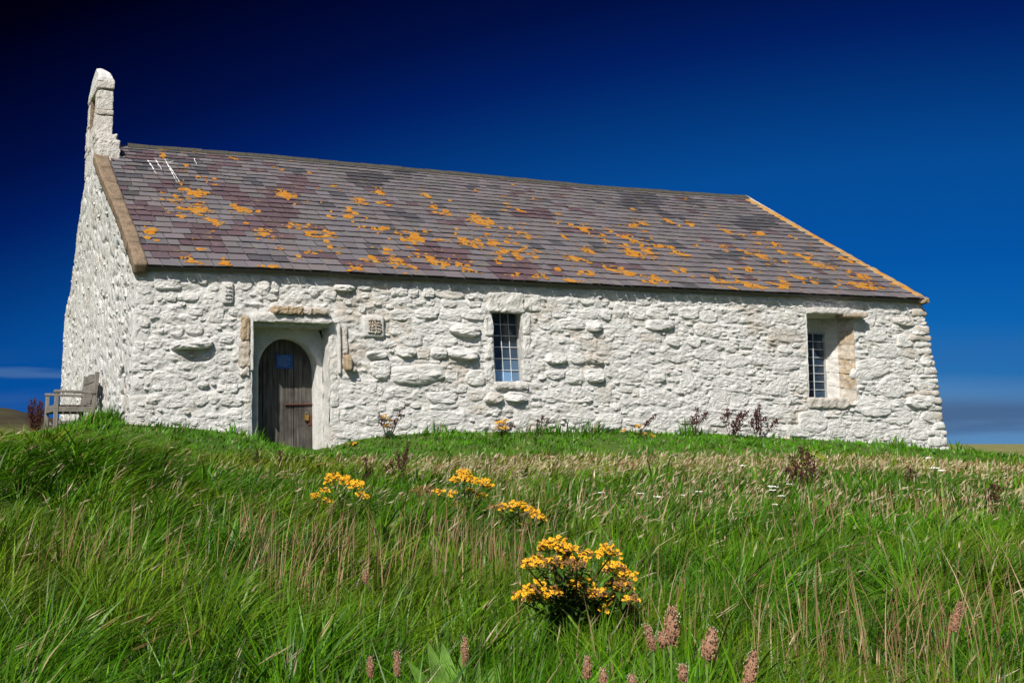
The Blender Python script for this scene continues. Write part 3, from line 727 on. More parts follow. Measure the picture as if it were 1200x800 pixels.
def flakes(mb, cu, cs, ru, rs, n):
    for _ in range(n):
        a = rnd.uniform(0, 6.283); rr = abs(rnd.gauss(0, .62)); uu = cu+ru*rr*math.cos(a); s = cs+rs*1.25*rr*math.sin(a)
        if fbm(np.array([uu*6.]), np.array([s*6.]), 2, 93)[0] < .43: continue
        if not (.22 < uu < L-.3 and -.19 < s < LS-.12): continue
        j = int(np.clip(np.searchsorted(S0, s)-1, 0, NC-1))
        rad = rnd.uniform(.008, .034) if rnd.random() < .75 else rnd.uniform(.03, .07)
        V = [None]; k = rnd.randint(6, 8); F = []
        hmid = 0
        for q in range(k):
            an = 2*math.pi*q/k; r2 = rad*rnd.uniform(.55, 1.2); x, y = uu+r2*1.15*math.cos(an), s+r2*1.15*math.sin(an)
            V.append(roof_pt(x, y, float(tail_h(y))+.008)); F.append((0, 1+q, 1+(q+1) % k))
        V[0] = roof_pt(uu, s, .034-.020*((s-S0[j])/exps[j])+.012)
        mb.add(V, F)
mb = MB()
for (x, y, rx, ry) in LICH:
    cu, cs = on_roof(x, y); cu2, _ = on_roof(x+rx, y); _, cs2 = on_roof(x, y-ry)
    ru, rs = abs(cu2-cu)*1.1, abs(cs2-cs)*1.2; flakes(mb, cu, cs, ru, rs, int(min(260, 20+ru*rs*1250)))
for _ in range(170):
    uu = rnd.uniform(.4, L-.4); s = abs(rnd.gauss(0, .42))*LS*.95
    flakes(mb, uu, s, rnd.uniform(.04, .22), rnd.uniform(.02, .08), rnd.randint(2, 8))
tag(mb.build('lichen', M['lichen'], roof), kind='stuff')

# ---- bellcote
bc = tag(empty('bellcote', (0, 0, 0)), None); bc.parent = church
def bblock(name, lo, hi, res=.07, amp=.016, r=.03, tone=.28, seed=0, taper=None):
    mb = MB(); rough_box(mb, lo, hi, .032, amp*.9, r*.8, 11, tone, seed=seed, taper=taper); return mb.build(name, M['white'], bc, False)
Y0, Y1 = 3.86, 5.24
bblock('plinth', (.03, 3.60, 5.02), (.50, 5.40, 5.52), seed=1, amp=.022, r=.06)
bblock('plinth_ledge', (.02, 3.68, 5.50), (.44, 5.42, 5.66), seed=2, amp=.02, r=.05)
for (a, b) in ((Y0, 4.18), (4.94, Y1)):
    bblock('pier', (.0, a, 5.64), (.36, b, 6.08), seed=3+a, taper=.02)
    bblock('pier_stone', (.01, a-.02, 6.09), (.37, b, 6.20), seed=4+a, tone=.4)
    bblock('pier', (.02, a+.01, 6.21), (.35, b, 6.62), seed=5+a)
bblock('arch_sill', (.02, 4.1, 5.62), (.34, 5.0, 5.98), seed=8)
mb = MB(); rough_box(mb, (.03, 4.80, 5.95), (.345, 4.955, 6.68), .035, .012, .02, 11, seed=14); mb.build('arch_shade_lining', M['verge'], bc, False)  # added bare-stone lining, coloured dark so the opening looks shaded
mb = MB(); rough_box(mb, (.20, 4.14, 5.95), (.34, 4.82, 6.68), .035, .012, .02, 11, seed=15); mb.build('arch_shade_lining', M['verge'], bc, False)  # added filling behind the opening, its dark colour standing in for shade
bblock('arch_head', (.01, Y0-.02, 6.66), (.36, Y1+.02, 6.84), seed=9, amp=.014)
mb = MB(); nn = 12                                         # gabled cap, worn round at the top
prof = [(Y0-.02, 6.80), (Y0-.01, 6.88), (Y0+.10, 6.98), (4.10, 7.07), (4.28, 7.15), (4.44, 7.20), (4.55, 7.22), (4.68, 7.19), (4.84, 7.12), (5.02, 7.04), (Y1-.10, 6.95), (Y1+.01, 6.88), (Y1+.02, 6.80)]
V = []; xs = (0, .12, .3, .5, .7, .88, 1)
for xi, x in enumerate(xs):
    for (y, z) in prof:
        hgt_ = (z-6.8)/.42; z = z+.07*hgt_; xx = .02+.03*hgt_+(.34-.20*hgt_)*x; k = .04 if xi in (0, 6) else 0
        nvv = mnoise.noise_vector(Vector((xx*9, y*9, z*9)))*.035
        V.append((xx+nvv.x, y+nvv.y, z-k*min(1, hgt_*2)+nvv.z))
n = len(prof)
F = [(i*n+k, i*n+k+1, (i+1)*n+k+1, (i+1)*n+k) for i in range(6) for k in range(n-1)]+[tuple(range(n))[::-1], tuple(range(6*n, 7*n))]
mb.add(V, F); mb.build('cap', M['white'], bc)
bc.location = (-.19, .25, 0)

# ---- doorway
Z0 = -.55
SY, DY = .33, .58                      # spandrel plane, door plane
pA, pB = on_y(302.5, 470, SY), on_y(371.5, 470, SY); AU0, AU1 = pA[0], pB[0]; ATOP = on_y(338, 396, SY)[2]; AR = (AU1-AU0)/2; AC = (AU0+AU1)/2
def arch_pts(n=18, r=AR, spring=None):
    sp = ATOP-AR*1.02
    return [(AU0, Z0)]+[(AC-r*math.cos(math.pi*k/n), sp+r*1.02*math.sin(math.pi*k/n)) for k in range(n+1)]+[(AU1, Z0)]
ds = tag(empty('door_surround', (0, 0, 0))); ds.parent = church
mb = MB()
rough_grid(mb, (DU0, -.01, Z0), (DU0, SY, Z0), (DU0, SY, DZ1), (DU0, -.01, DZ1), .05, .012)
rough_grid(mb, (DU1, SY, Z0), (DU1, -.01, Z0), (DU1, -.01, DZ1), (DU1, SY, DZ1), .05, .03)
rough_grid(mb, (DU0, -.01, DZ1), (DU0, SY, DZ1), (DU1, SY, DZ1), (DU1, -.01, DZ1), .05, .012)
mb.build('jamb', M['white'], ds, True)
mb = MB(); ap = arch_pts(); V = []; F = []; NR = 6
for (u, z) in ap:
    # outer partner on the recess rectangle
    if z <= ATOP-AR*1.02+.001: ou, oz = (DU0 if u < AC else DU1), z
    else:
        dx, dz = u-AC, z-(ATOP-AR*1.02); k = 9
        if abs(dx) > 1e-6: k = min(k, ((DU1-AC) if dx > 0 else (DU0-AC))/dx)
        if dz > 1e-6: k = min(k, (DZ1-(ATOP-AR*1.02))/dz)
        ou, oz = AC+dx*k, ATOP-AR*1.02+dz*k
    for j in range(NR+1):
        t = j/NR; q = Vector((u+(ou-u)*t, SY, z+(oz-z)*t)); q.y += .03*mnoise.noise(q*7)*(1 if 0 < j < NR else .3); V.append(q)
    q = Vector((u, DY+.03, z)); V.append(q)
n = len(ap); s_ = NR+2
for i in range(n-1):
    for j in range(NR): F.append((i*s_+j, i*s_+j+1, (i+1)*s_+j+1, (i+1)*s_+j))
    F.append((i*s_+NR+1, i*s_, (i+1)*s_, (i+1)*s_+NR+1))
mb.add(V, F); mb.build('arch', M['white'], ds, True)
# label mould over the doorway, with its drops and stops
hm = tag(empty('hood_mould', (0, 0, 0))); hm.parent = church
def hb(name, x0, y0, x1, y1, dep, material='white', tone=0., back=.04, seed=1, amp=.024, r=.025, res=.035):
    p, q = on_y(x0, y1), on_y(x1, y0); mb = MB()
    rough_box(mb, (p[0], -dep, p[2]), (q[0], back, q[2]), res, amp, r, 10, tone, seed=seed); return mb.build(name, M[material], hm if name in HOODS else church, False)
HOODS = ('drip_ledge', 'label_bar', 'label_drop', 'label_stop', 'jamb_stone')
hb('drip_ledge', 316, 361, 352, 368.5, .22, 'tan', seed=4, amp=.03, r=.03, res=.035)
hb('drip_ledge', 350, 363, 382, 369.5, .20, 'white', .75, seed=24, amp=.03, r=.03, res=.035)
hb('label_bar', 295, 370.5, 386, 377.5, .15, 'white', 0.1, seed=5, amp=.018, res=.035)
hb('label_bar', 386.5, 374.5, 397, 378.5, .05, 'white', 0., seed=6)
hb('label_drop', 292.5, 370, 295.5, 434, .10, 'white', 0., seed=7, amp=.006)
hb('label_drop', 395.3, 379, 397.5, 438, .07, 'white', 0., seed=8, amp=.006)
hb('label_stop', 402, 416, 409, 434, .16, 'tan', seed=9, amp=.012)
hb('label_stop', 409.5, 429, 416, 435, .12, 'white', .5, seed=10)
hb('label_stop', 401.5, 381, 406, 415, .05, 'white', .45, seed=11)
hb('jamb_stone', 282, 371, 292, 399, .075, 'tan', seed=12)
hb('jamb_stone', 279, 400, 292, 430, .06, 'white', .7, seed=13)
hb('jamb_stone', 280, 430.5, 292, 440, .05, 'white', .3, seed=14)
# dressed jamb stones right and left of the arch, flush with the wall
for (x0, y0, x1, y1) in ((387, 440, 397, 476), (387, 477, 398, 500), (387, 501, 396, 522), (287, 442, 294.4, 470), (286, 471, 294.4, 500), (387, 384, 394, 438)):
    hb('jamb_block', x0, y0, x1, y1, .014, 'white', .12, seed=x0+y0, amp=.02, r=.04)
# the door leaf
dr = tag(empty('door', (AC, DY, Z0))); dr.parent = church
sp = ATOP-AR*1.02
def arch_top(u): return sp+1.02*math.sqrt(max(0, (AR+.03)**2-(u-AC)**2))
npl = 6; wpl = (AU1-AU0+.06)/npl
def local(V, o): return [(v[0]-o[0], v[1]-o[1], v[2]-o[2]) for v in V]
DO = (AC, DY, Z0)
for k in range(npl):
    a = AU0-.03+k*wpl+.005+rnd.uniform(-.006, .006); b = AU0-.03+(k+1)*wpl-.004; off = rnd.uniform(-.008, .010)
    top = [(x, arch_top(x)-.0) for x in np.linspace(b, a, 5)]
    pts = [(a, Z0+.02), (b, Z0+.02)]+top; n = len(pts)
    V = [(x, DY+off, z) for x, z in pts]+[(x, DY+off+.035, z) for x, z in pts]
    F = [tuple(range(n)), tuple(range(2*n-1, n-1, -1))]+[(i, n+i, n+(i+1) % n, (i+1) % n) for i in range(n)]
    mb = MB(); mb.add(local(V, DO), F); mb.build('plank', M['door'], dr)
mb = MB(); p, q = on_y(334, 474, DY), on_y(366, 474, DY)
mb.beam(local([(p[0], DY-.012, p[2])], DO)[0], local([(q[0], DY-.012, p[2]+.01)], DO)[0], .035, .02, bev=.006); mb.build('iron_bar', M['iron'], dr)
p = on_y(358.5, 489, DY); mb = MB(); mb.box(local([(p[0]-.035, DY-.045, p[2]-.045)], DO)[0], local([(p[0]+.035, DY-.012, p[2]+.04)], DO)[0])
c = Vector(local([(p[0], DY-.028, p[2]+.04)], DO)[0])
mb.tube([c+Vector((.025*math.cos(a), 0, .045*math.sin(a))) for a in np.linspace(math.pi, 0, 7)], [.006]*7); mb.build('padlock', M['brass'], dr)
mb = MB(); p2 = on_y(363, 492, DY); mb.box(local([(p2[0]-.03, DY-.014, p2[2]-.08)], DO)[0], local([(p2[0]+.02, DY-.001, p2[2]+.08)], DO)[0]); mb.build('hasp', M['iron'], dr)
p, q = on_y(323.3, 431.5, DY), on_y(342.7, 415.5, DY); nsz = (q[0]-p[0], q[2]-p[2])
ns = MB(); ns.box((0, -.012, 0), (nsz[0], -.003, nsz[1]))
no = ns.build('notice_sign', M['blue']); no.location = (p[0], DY-.004, p[2])
tag(no, 'small blue notice fixed to the upper part of the weathered arched door', 'sign')
mb = MB()
for r in range(6):
    z = nsz[1]*(.85-.135*r); x0 = nsz[0]*(.28 if r == 0 else .12); x1 = nsz[0]*((.72 if r == 0 else .86)-(.2 if r in (3, 5) else 0)); x = x0
    while x < x1:
        e = x+rnd.uniform(.012, .03); mb.add([(x, -.0135, z), (min(e, x1), -.0135, z), (min(e, x1), -.0135, z+.011), (x, -.0135, z+.011)], [(0, 1, 2, 3)]); x = e+.007
mb.build('faded_print', M['print'], no)

# ---- carved stones
cp = tag(empty('carved_plaque', (0, 0, 0))); cp.parent = church
def plq(x0, y0, x1, y1, toned, nb, name_):
    p, q = on_y(x0, y1), on_y(x1, y0); root = name_
    mb = MB(); rough_box(mb, (p[0], -.045, p[2]), (q[0], .03, q[2]), .05, .006, .008, 8, 0.05, seed=x0); mb.build('plaque_slab', M['white'], root, True)
    mb = MB(); W_, H_ = q[0]-p[0], q[2]-p[2]
    for i in range(nb):
        for j in range(nb+1):
            cx = p[0]+W_*(.22+.56*(i+.5)/nb)+rnd.uniform(-.006, .006); cz = p[2]+H_*(.16+.70*(j+.5)/(nb+1)); r = W_*.09
            mt = Matrix.Translation((cx, -.058, cz)) @ Matrix.Rotation(rnd.choice((0, .3, .8, 1.2, 1.57, 2.2, 2.8))+rnd.uniform(-.2, .2), 4, 'Y')
            rough_box(mb, (-r*rnd.uniform(.7, 1.5), -.016, -r*.38), (r*rnd.uniform(.7, 1.5), .02, r*.38), .03, .006, .01, 20, toned*rnd.uniform(.5, 1), mat=mt, seed=i*7+j)
    mb.build('carving', M['white'], root, True)
plq(425, 370.5, 449, 395, .9, 4, cp)
cp2 = tag(empty('carved_stone', (0, 0, 0))); cp2.parent = church
plq(259.5, 331, 273, 356, .0, 3, cp2)

# ---- windows
def window(name, u0, u1, z0, z1, y, nx, nz, pale, round_head=False, w_=.012):
    root = tag(empty(name, (0, 0, 0))); root.parent = church
    du, dz = (u1-u0)/nx, (z1-z0)/nz
    for i in range(nx):
        for j in range(nz):
            a, b, c, d = u0+i*du, u0+(i+1)*du, z0+j*dz, z0+(j+1)*dz
            pm, pa = rnd.uniform(.55, 1.1), rnd.choice((0, 0, .02, .05)); yy = y+.012; t1 = rnd.uniform(-.004, .004); t2 = rnd.uniform(-.004, .004)
            mb = MB(); mb.add([(a+.002, yy+t1, c+.002), (b-.002, yy+t2, c+.002), (b-.002, yy-t1, d-.002), (a+.002, yy-t2, d-.002),
                               (a+.002, yy+t1+.006, c+.002), (b-.002, yy+t2+.006, c+.002), (b-.002, yy-t1+.006, d-.002), (a+.002, yy-t2+.006, d-.002)],
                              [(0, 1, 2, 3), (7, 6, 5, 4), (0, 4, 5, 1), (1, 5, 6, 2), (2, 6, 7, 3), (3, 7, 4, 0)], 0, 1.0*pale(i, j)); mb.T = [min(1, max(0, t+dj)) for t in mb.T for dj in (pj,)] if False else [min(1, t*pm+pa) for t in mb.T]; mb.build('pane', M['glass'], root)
    mb = MB()
    for i in range(1, nx): mb.box((u0+i*du-w_/2, y-.004, z0), (u0+i*du+w_/2, y+.008, z1))
    for j in range(1, nz): mb.box((u0, y-.007, z0+j*dz-w_/2), (u1, y+.005, z0+j*dz+w_/2))
    mb.build('glazing_bars', M['lead'], root)
    mb = MB(); f = .03
    mb.box((u0-f, y-.02, z0-f), (u0+.006, y+.03, z1+f)); mb.box((u1-.006, y-.02, z0-f), (u1+f, y+.03, z1+f))
    mb.box((u0, y-.018, z0-f), (u1, y+.028, z0+.006)); mb.box((u0, y-.018, z1-.006), (u1, y+.028, z1+f)); mb.build('frame', M['sash'], root)
    return root
WY = .30; gi = on_y(606.5, 405, WY)[0]
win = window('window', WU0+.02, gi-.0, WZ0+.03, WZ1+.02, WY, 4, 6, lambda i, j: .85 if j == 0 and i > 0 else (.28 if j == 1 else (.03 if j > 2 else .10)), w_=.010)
def reveals(root, u0, u1, z0, z1, yi, iu0, iu1, iz0, iz1, tone):
    mb = MB()
    rough_grid(mb, (u0, -.01, z0), (iu0, yi, iz0), (iu0, yi, iz1), (u0, -.01, z1), .05, .012, tone=0)
    rough_grid(mb, (iu1, yi, iz0), (u1, -.01, z0), (u1, -.01, z1), (iu1, yi, iz1), .05, .014, tone=tone)
    rough_grid(mb, (u0, -.01, z1), (iu0, yi, iz1), (iu1, yi, iz1), (u1, -.01, z1), .05, .012, tone=0)
    rough_grid(mb, (u0, -.03, z0), (u1, -.03, z0), (iu1, yi, iz0), (iu0, yi, iz0), .05, .012, tone=.1)
    mb.build('reveal', M['white'], root, True)
reveals(win, WU0, WU1, WZ0, WZ1, WY+.02, WU0, gi+.02, WZ0+.03, WZ1+.03, .08)
def wblk(root, name, x0, y0, x1, y1, dep, tone, seed, material='white', amp=.024, r=.045):
    p, q = on_y(x0, y1), on_y(x1, y0); mb = MB(); rough_box(mb, (p[0], -dep, p[2]), (q[0], .05, q[2]), .035, amp, r, 9, tone, seed=seed); mb.build(name, M[material], root, False)
wblk(win, 'lintel', 572, 343.5, 613, 365.7, .05, .12, 2); wblk(win, 'lintel', 613.5, 345, 633, 364, .035, .1, 3)
wblk(win, 'sill', 578, 447.5, 618, 456, .075, .15, 4)
for k, (y0, y1) in enumerate(((367, 392), (393, 420), (421, 446))):
    wblk(win, 'jamb_stone', 613.4, y0, 621, y1, .03, .06, 5+k); wblk(win, 'jamb_stone', 568, y0+3, 577, y1+1, .03, 0, 9+k)
# lancet with a deep splay
LY = .42; li0, li1 = LU0+.01, on_y(967, 430, LY)[0]; lz0, lz1 = on_y(958, 466, LY)[2], on_y(958, 391, LY)[2]
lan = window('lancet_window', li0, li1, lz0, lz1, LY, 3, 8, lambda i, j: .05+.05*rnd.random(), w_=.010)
mb = MB()                                         # splayed reveals; the right one worn to bare tan stone
rough_grid(mb, (LU0, -.01, LZ0), (LU0, LY+.02, lz0), (LU0, LY+.02, LZ1), (LU0, -.01, LZ1), .05, .014)
rough_grid(mb, (LU0, -.01, LZ1), (LU0, LY+.02, LZ1-.05), (LU1, LY-.1, LZ1-.05), (LU1, -.01, LZ1), .05, .016)
rough_grid(mb, (LU0, -.04, LZ0), (LU1, -.04, LZ0), (li1, LY+.02, lz0-.01), (LU0, LY+.02, lz0-.01), .05, .016, tone=.25)
rough_grid(mb, (LU0, LY+.015, lz1), (li1+.02, LY+.015, lz1), (li1+.02, LY+.015, LZ1), (LU0, LY+.015, LZ1), .05, .01)
mb.build('reveal', M['white'], lan, True)
n = 6
for k in range(n):
    a0, a1 = k/n, (k+1)/n-.003; za, zb_ = LZ0+(LZ1-LZ0)*a0, LZ0+(LZ1-LZ0)*a1; ia, ib = lz0+(LZ1-.05-lz0)*a0, lz0+(LZ1-.05-lz0)*a1
    mb = MB(); t_ = [.6, 1, 1, .8, 1, .6][k]
    um = li1+(LU1-li1)*.45; ym = LY*.50
    rough_grid(mb, (li1, LY+.02, ia), (um, ym, (ia+za)/2), (um, ym, (ib+zb_)/2), (li1, LY+.02, ib), .03, .03, tone=.15, seed=k)
    rough_grid(mb, (um, ym, (ia+za)/2), (LU1, -.02, za), (LU1, -.02, zb_), (um, ym, (ib+zb_)/2), .03, .04, tone=t_, seed=k)
    mb.build('splay_stone', M['white'], lan, True)
mb = MB(); rough_grid(mb, (li1-.02, LY+.06, LZ0-.05), (LU1+.06, .03, LZ0-.05), (LU1+.06, .03, LZ1+.02), (li1-.02, LY+.06, LZ1+.02), .1, .01); mb.build('splay_backing', M['white'], lan)
wblk(lan, 'lintel', 939, 362.5, 985, 367.5, .20, .15, 22, amp=.016, r=.02); wblk(lan, 'lintel', 975, 367.5, 1003, 372, .20, .9, 23, amp=.016, r=.02)
wblk(lan, 'sill', 953, 466, 1000, 478, .05, .45, 24, amp=.02)
for o in list(lan.children):
    for v in o.data.vertices: v.co.x = float(lean_x(v.co.x, v.co.z))
# closed dark room behind the glass
mb = MB(); mb.box((WU0-.3, .33, WZ0-.2), (WU1+.3, 1.2, WZ1+.2)); mb.box((LU0-.3, .46, LZ0-.2), (li1+.12, 1.2, LZ1+.2)); mb.build('interior', M['inside'], church)

# ------------------------------------------------------------------ bench
BO = on_x(112, 497, -.20); BO = np.array([-.20, BO[1]+.55, float(ground_z(-.5, 4.9))+.0])
bn = tag(empty('bench', BO), 'weathered grey wooden bench with arms standing against the roughcast gable wall', 'bench')
BL, BD = 1.45, .62
def bbeam(name, a, b, wx, wy, up=(0, 0, 1)):
    mb = MB(); mb.beam(a, b, wx, wy, up=up, bev=.006); return mb.build(name, M['bench_upright' if abs(a[2]-b[2]) > .2 else 'bench'], bn)
for y in (0, BL):
    bbeam('leg', (-BD, y, 0), (-BD, y, .64), .075, .075, (0, 1, 0)); bbeam('leg', (0, y, 0), (-.015+.09, y, 1.0), .075, .065, (0, 1, 0))
    bbeam('arm', (-BD-.05, y, .665), (.05, y, .645), .10, .045); bbeam('side_rail', (-BD, y, .36), (0, y, .36), .045, .09)
    bbeam('side_rail', (-BD, y, .14), (0, y, .14), .04, .06)
bbeam('front_rail', (-BD, .04, .37), (-BD, BL-.04, .37), .05, .10)
for k in range(5): bbeam('seat_slat', (-BD+.03+k*.135, -.02+.06, .43), (-BD+.03+k*.135, BL-.04, .43), .10, .026)
mb = MB(); V = []; F = []; n = 9                              # peaked top rail
for i in range(n):
    t = i/(n-1); y = .04+(BL-.08)*t; h = .93+.07*math.sin(math.pi*t)**1.0; x = .055
    V += [(x-.02, y, .84), (x+.02, y, .84), (x+.03, y, h), (x-.01, y, h)]
for i in range(n-1):
    for k in range(4): F.append((i*4+k, i*4+(k+1) % 4, i*4+4+(k+1) % 4, i*4+4+k))
F += [(3, 2, 1, 0), tuple(range(4*n-4, 4*n))]; mb.add(V, F); mb.build('top_rail', M['bench'], bn)
bbeam('lower_rail', (.02, .04, .50), (.02, BL-.04, .50), .035, .07)
for k in range(9): y = .11+k*(BL-.22)/8; bbeam('back_slat', (.022, y, .53), (.055, y, .86), .115, .018, (1, 0, 0))

# ------------------------------------------------------------------ grass
def blades(name, X, Y, Hh, lean, ang, Wd, C, material, seg=3, z0=None, curl=1.0, tipc=None):
    n = len(X); r = RNG
    Z = ground_z(X, Y) if z0 is None else z0
    lv = [0, .38, .72, 1.0] if seg == 3 else [0, .5, 1.0]
    wf = [1, .9, .6] if seg == 3 else [1, .75]
    face = ang+np.pi/2+r.normal(0, .9, n); sx, sy = np.cos(face), np.sin(face); dx, dy = np.cos(ang), np.sin(ang)
    nl = len(lv); V = np.zeros((n, 2*(nl-1)+1, 3), np.float32); Cc = np.zeros((n, 2*(nl-1)+1, 3), np.float32)
    tot = np.sqrt(1+lean**2)
    for i, t in enumerate(lv):
        hor = lean*Hh*t**(1.7)/1; ver = Hh*(t-.28*np.minimum(lean, 1.2)*t**2.5*curl)
        px, py, pz = X+dx*hor, Y+dy*hor, Z-.02+ver
        cc = C
        if i < nl-1:
            q = Wd*wf[i]/2
            V[:, 2*i] = np.stack([px-sx*q, py-sy*q, pz], -1); V[:, 2*i+1] = np.stack([px+sx*q, py+sy*q, pz], -1)
            Cc[:, 2*i] = cc; Cc[:, 2*i+1] = cc
        else: V[:, 2*i] = np.stack([px, py, pz], -1); Cc[:, 2*i] = cc
    k = 2*(nl-1)+1; b = (np.arange(n)*k)[:, None]; F = []
    for i in range(nl-2): F += [b+np.array([[2*i, 2*i+1, 2*i+3]]), b+np.array([[2*i, 2*i+3, 2*i+2]])]
    F.append(b+np.array([[2*(nl-2), 2*(nl-2)+1, 2*(nl-1)]]))
    return V.reshape(-1, 3), np.concatenate(F), Cc.reshape(-1, 3)
def scatter(n, r0, r1, a0=-14, a1=66, power=1.0):
    """ground points round the camera's stand, thinning with distance"""
    r = r0+(r1-r0)*RNG.random(n)**power; a = np.radians(a0+(a1-a0)*RNG.random(n))
    return CAMP[0]+r*np.sin(a), CAMP[1]+r*np.cos(a), r
def outside(X, Y): return ~((X > -.03) & (X < L+.03) & (Y > -.04) & (Y < W))
def stack(parts):
    V, F, C = [], [], []; o = 0
    for v, f, c in parts: V.append(v); F.append(f+o); C.append(c); o += len(v)
    return np.concatenate(V), np.concatenate(F), np.concatenate(C)
WIND = math.radians(12)
# green sward
parts = []
X, Y, R = scatter(262000, 2.0, 22.5, power=.95); X2, Y2, R2 = scatter(46000, 21, 32, 24, 66); X3, Y3, R3 = scatter(12000, 20, 34, -6, 14)
X4, Y4, R4 = scatter(16000, 3, 24, -60, -13); X5, Y5, R5 = scatter(8000, 3, 24, 66, 95)
X, Y, R = (np.concatenate(q) for q in ((X, X2, X3, X4, X5), (Y, Y2, Y3, Y4, Y5), (R, R2, R3, R4, R5))); k = outside(X, Y); X, Y, R = X[k], Y[k], R[k]
cs_ = .30; cxi, cyi = np.floor(X/cs_), np.floor(Y/cs_)               # tussocks: blades drawn in to a root and splayed out from it
tcx = (cxi+.2+.6*_hash(cxi, cyi, 501))*cs_; tcy = (cyi+.2+.6*_hash(cxi, cyi, 502))*cs_
tox, toy = X-tcx, Y-tcy; tuft = (RNG.random(len(X)) < .25+.75*smooth(.42, .58, fbm(X*.6, Y*.6, 3, 505)))*smooth(1.6, 2.6, -Y)
X = X-tox*.55*tuft; Y = Y-toy*.55*tuft; tang_ = np.arctan2(toy, tox+.10); trad = np.hypot(tox, toy)/cs_
k = outside(X, Y); X, Y, R, tuft, tang_, trad, cxi, cyi = [q[k] for q in (X, Y, R, tuft, tang_, trad, cxi, cyi)]
thash = _hash(cxi, cyi, 503)
t = -Y
cl = fbm(X*1.7, Y*1.7, 4, 201, .65); cl2 = fbm(X*.45, Y*.45, 3, 207); cl3 = vnoise(X*5, Y*5, 209)
band = smooth(1.9, 2.5, t)*smooth(4.6, 3.4, t)                     # the dry strip
keep = RNG.random(len(X)) > band*.55*smooth(2.5, 4, X)
keep &= RNG.random(len(X)) > .35*smooth(.50, .36, cl)*smooth(3, 5, t)
X, Y, R, t, cl, cl2, cl3, band, tuft, tang_, trad, thash = [q[keep] for q in (X, Y, R, t, cl, cl2, cl3, band, tuft, tang_, trad, thash)]
g = ghei(X, Y); hum = smooth(1.5, 4, t)*smooth(.6, -1.2, X)*smooth(9, 6, t)
Hh = g*(.10+1.95*cl)*RNG.uniform(.55, 1.35, len(X))*(1+.35*hum)
short = smooth(2.2, 1.6, t); Hh *= 1-.25*short
gab = smooth(1.0, .1, np.abs(X+.25))*smooth(.1, .8, Y)*smooth(3.9, 3.2, Y); Hh = Hh*(1+2.2*gab)
foot = smooth(.35, .05, t)*smooth(-.1, .05, t)*smooth(.42, .64, vnoise(X*1.6, Y*0, 233)); Hh = Hh*(1+1.7*foot)
Hh *= 1+tuft*(.7*(thash-.4)+.15)
lean = np.abs(RNG.normal(.55, .38, len(X)))+.35*(cl2-.4)+.5*hum+tuft*(.9*trad-.15)
big = RNG.random(len(X)) < (.07+.25*np.clip(hum, 0, 1)+.10*smooth(.55, .7, cl2)); Hh[big] *= 1.12
ang = WIND+RNG.normal(0, .8, len(X))+2.4*(cl3-.5)+(cl2-.5)*1.8
ang = np.where(tuft > .5, tang_*.75+WIND*.25+RNG.normal(0, .7, len(X)), ang)
Wd = np.maximum(.0062, .00112*R)*RNG.uniform(.5, 1.5, len(X)); Wd[big] *= 1.9
Ca = np.array([.018, .078, .002]); Cb = np.array([.076, .190, .003]); Cy = np.array([.16, .20, .012]); Cs = np.array([.062, .185, .003])
f = RNG.random(len(X))[:, None]; C = Ca*(1-f)+Cb*f
pat = smooth(3, 7, X)*smooth(.45, .6, fbm(X*.35+4, Y*.35, 2, 515))*smooth(5, 7.5, t); C = C*(1+.35*pat[:, None]); Hh = Hh*(1-.25*pat)
yel = np.clip((smooth(.50, .70, fbm(X*.8, Y*.8, 3, 221))*.40+band*.7+RNG.normal(-.07, .15, len(X)))*(1-.8*short), 0, 1)[:, None]
C = C*(1-yel)+Cy*yel
C = C*(1-.8*short[:, None])+Cs*.8*short[:, None]
C *= (RNG.uniform(.55, 1.25, len(X))*(.7+.6*cl3)*(1+tuft*(.5*thash-.25)))[:, None]
old = RNG.random(len(X)) < .03; C[old] = np.array([.30, .23, .11])*RNG.uniform(.7, 1.2, (old.sum(), 1))
nr = R < 9
for sel, sg in ((nr, 3), (~nr, 2)):
    parts.append(blades('g', X[sel], Y[sel], Hh[sel], lean[sel], ang[sel], Wd[sel], C[sel], None, sg))
V, F, C = stack(parts)
tag(mesh_np('grass', V, F, M['blade'], None, False, cols=C), kind='stuff')

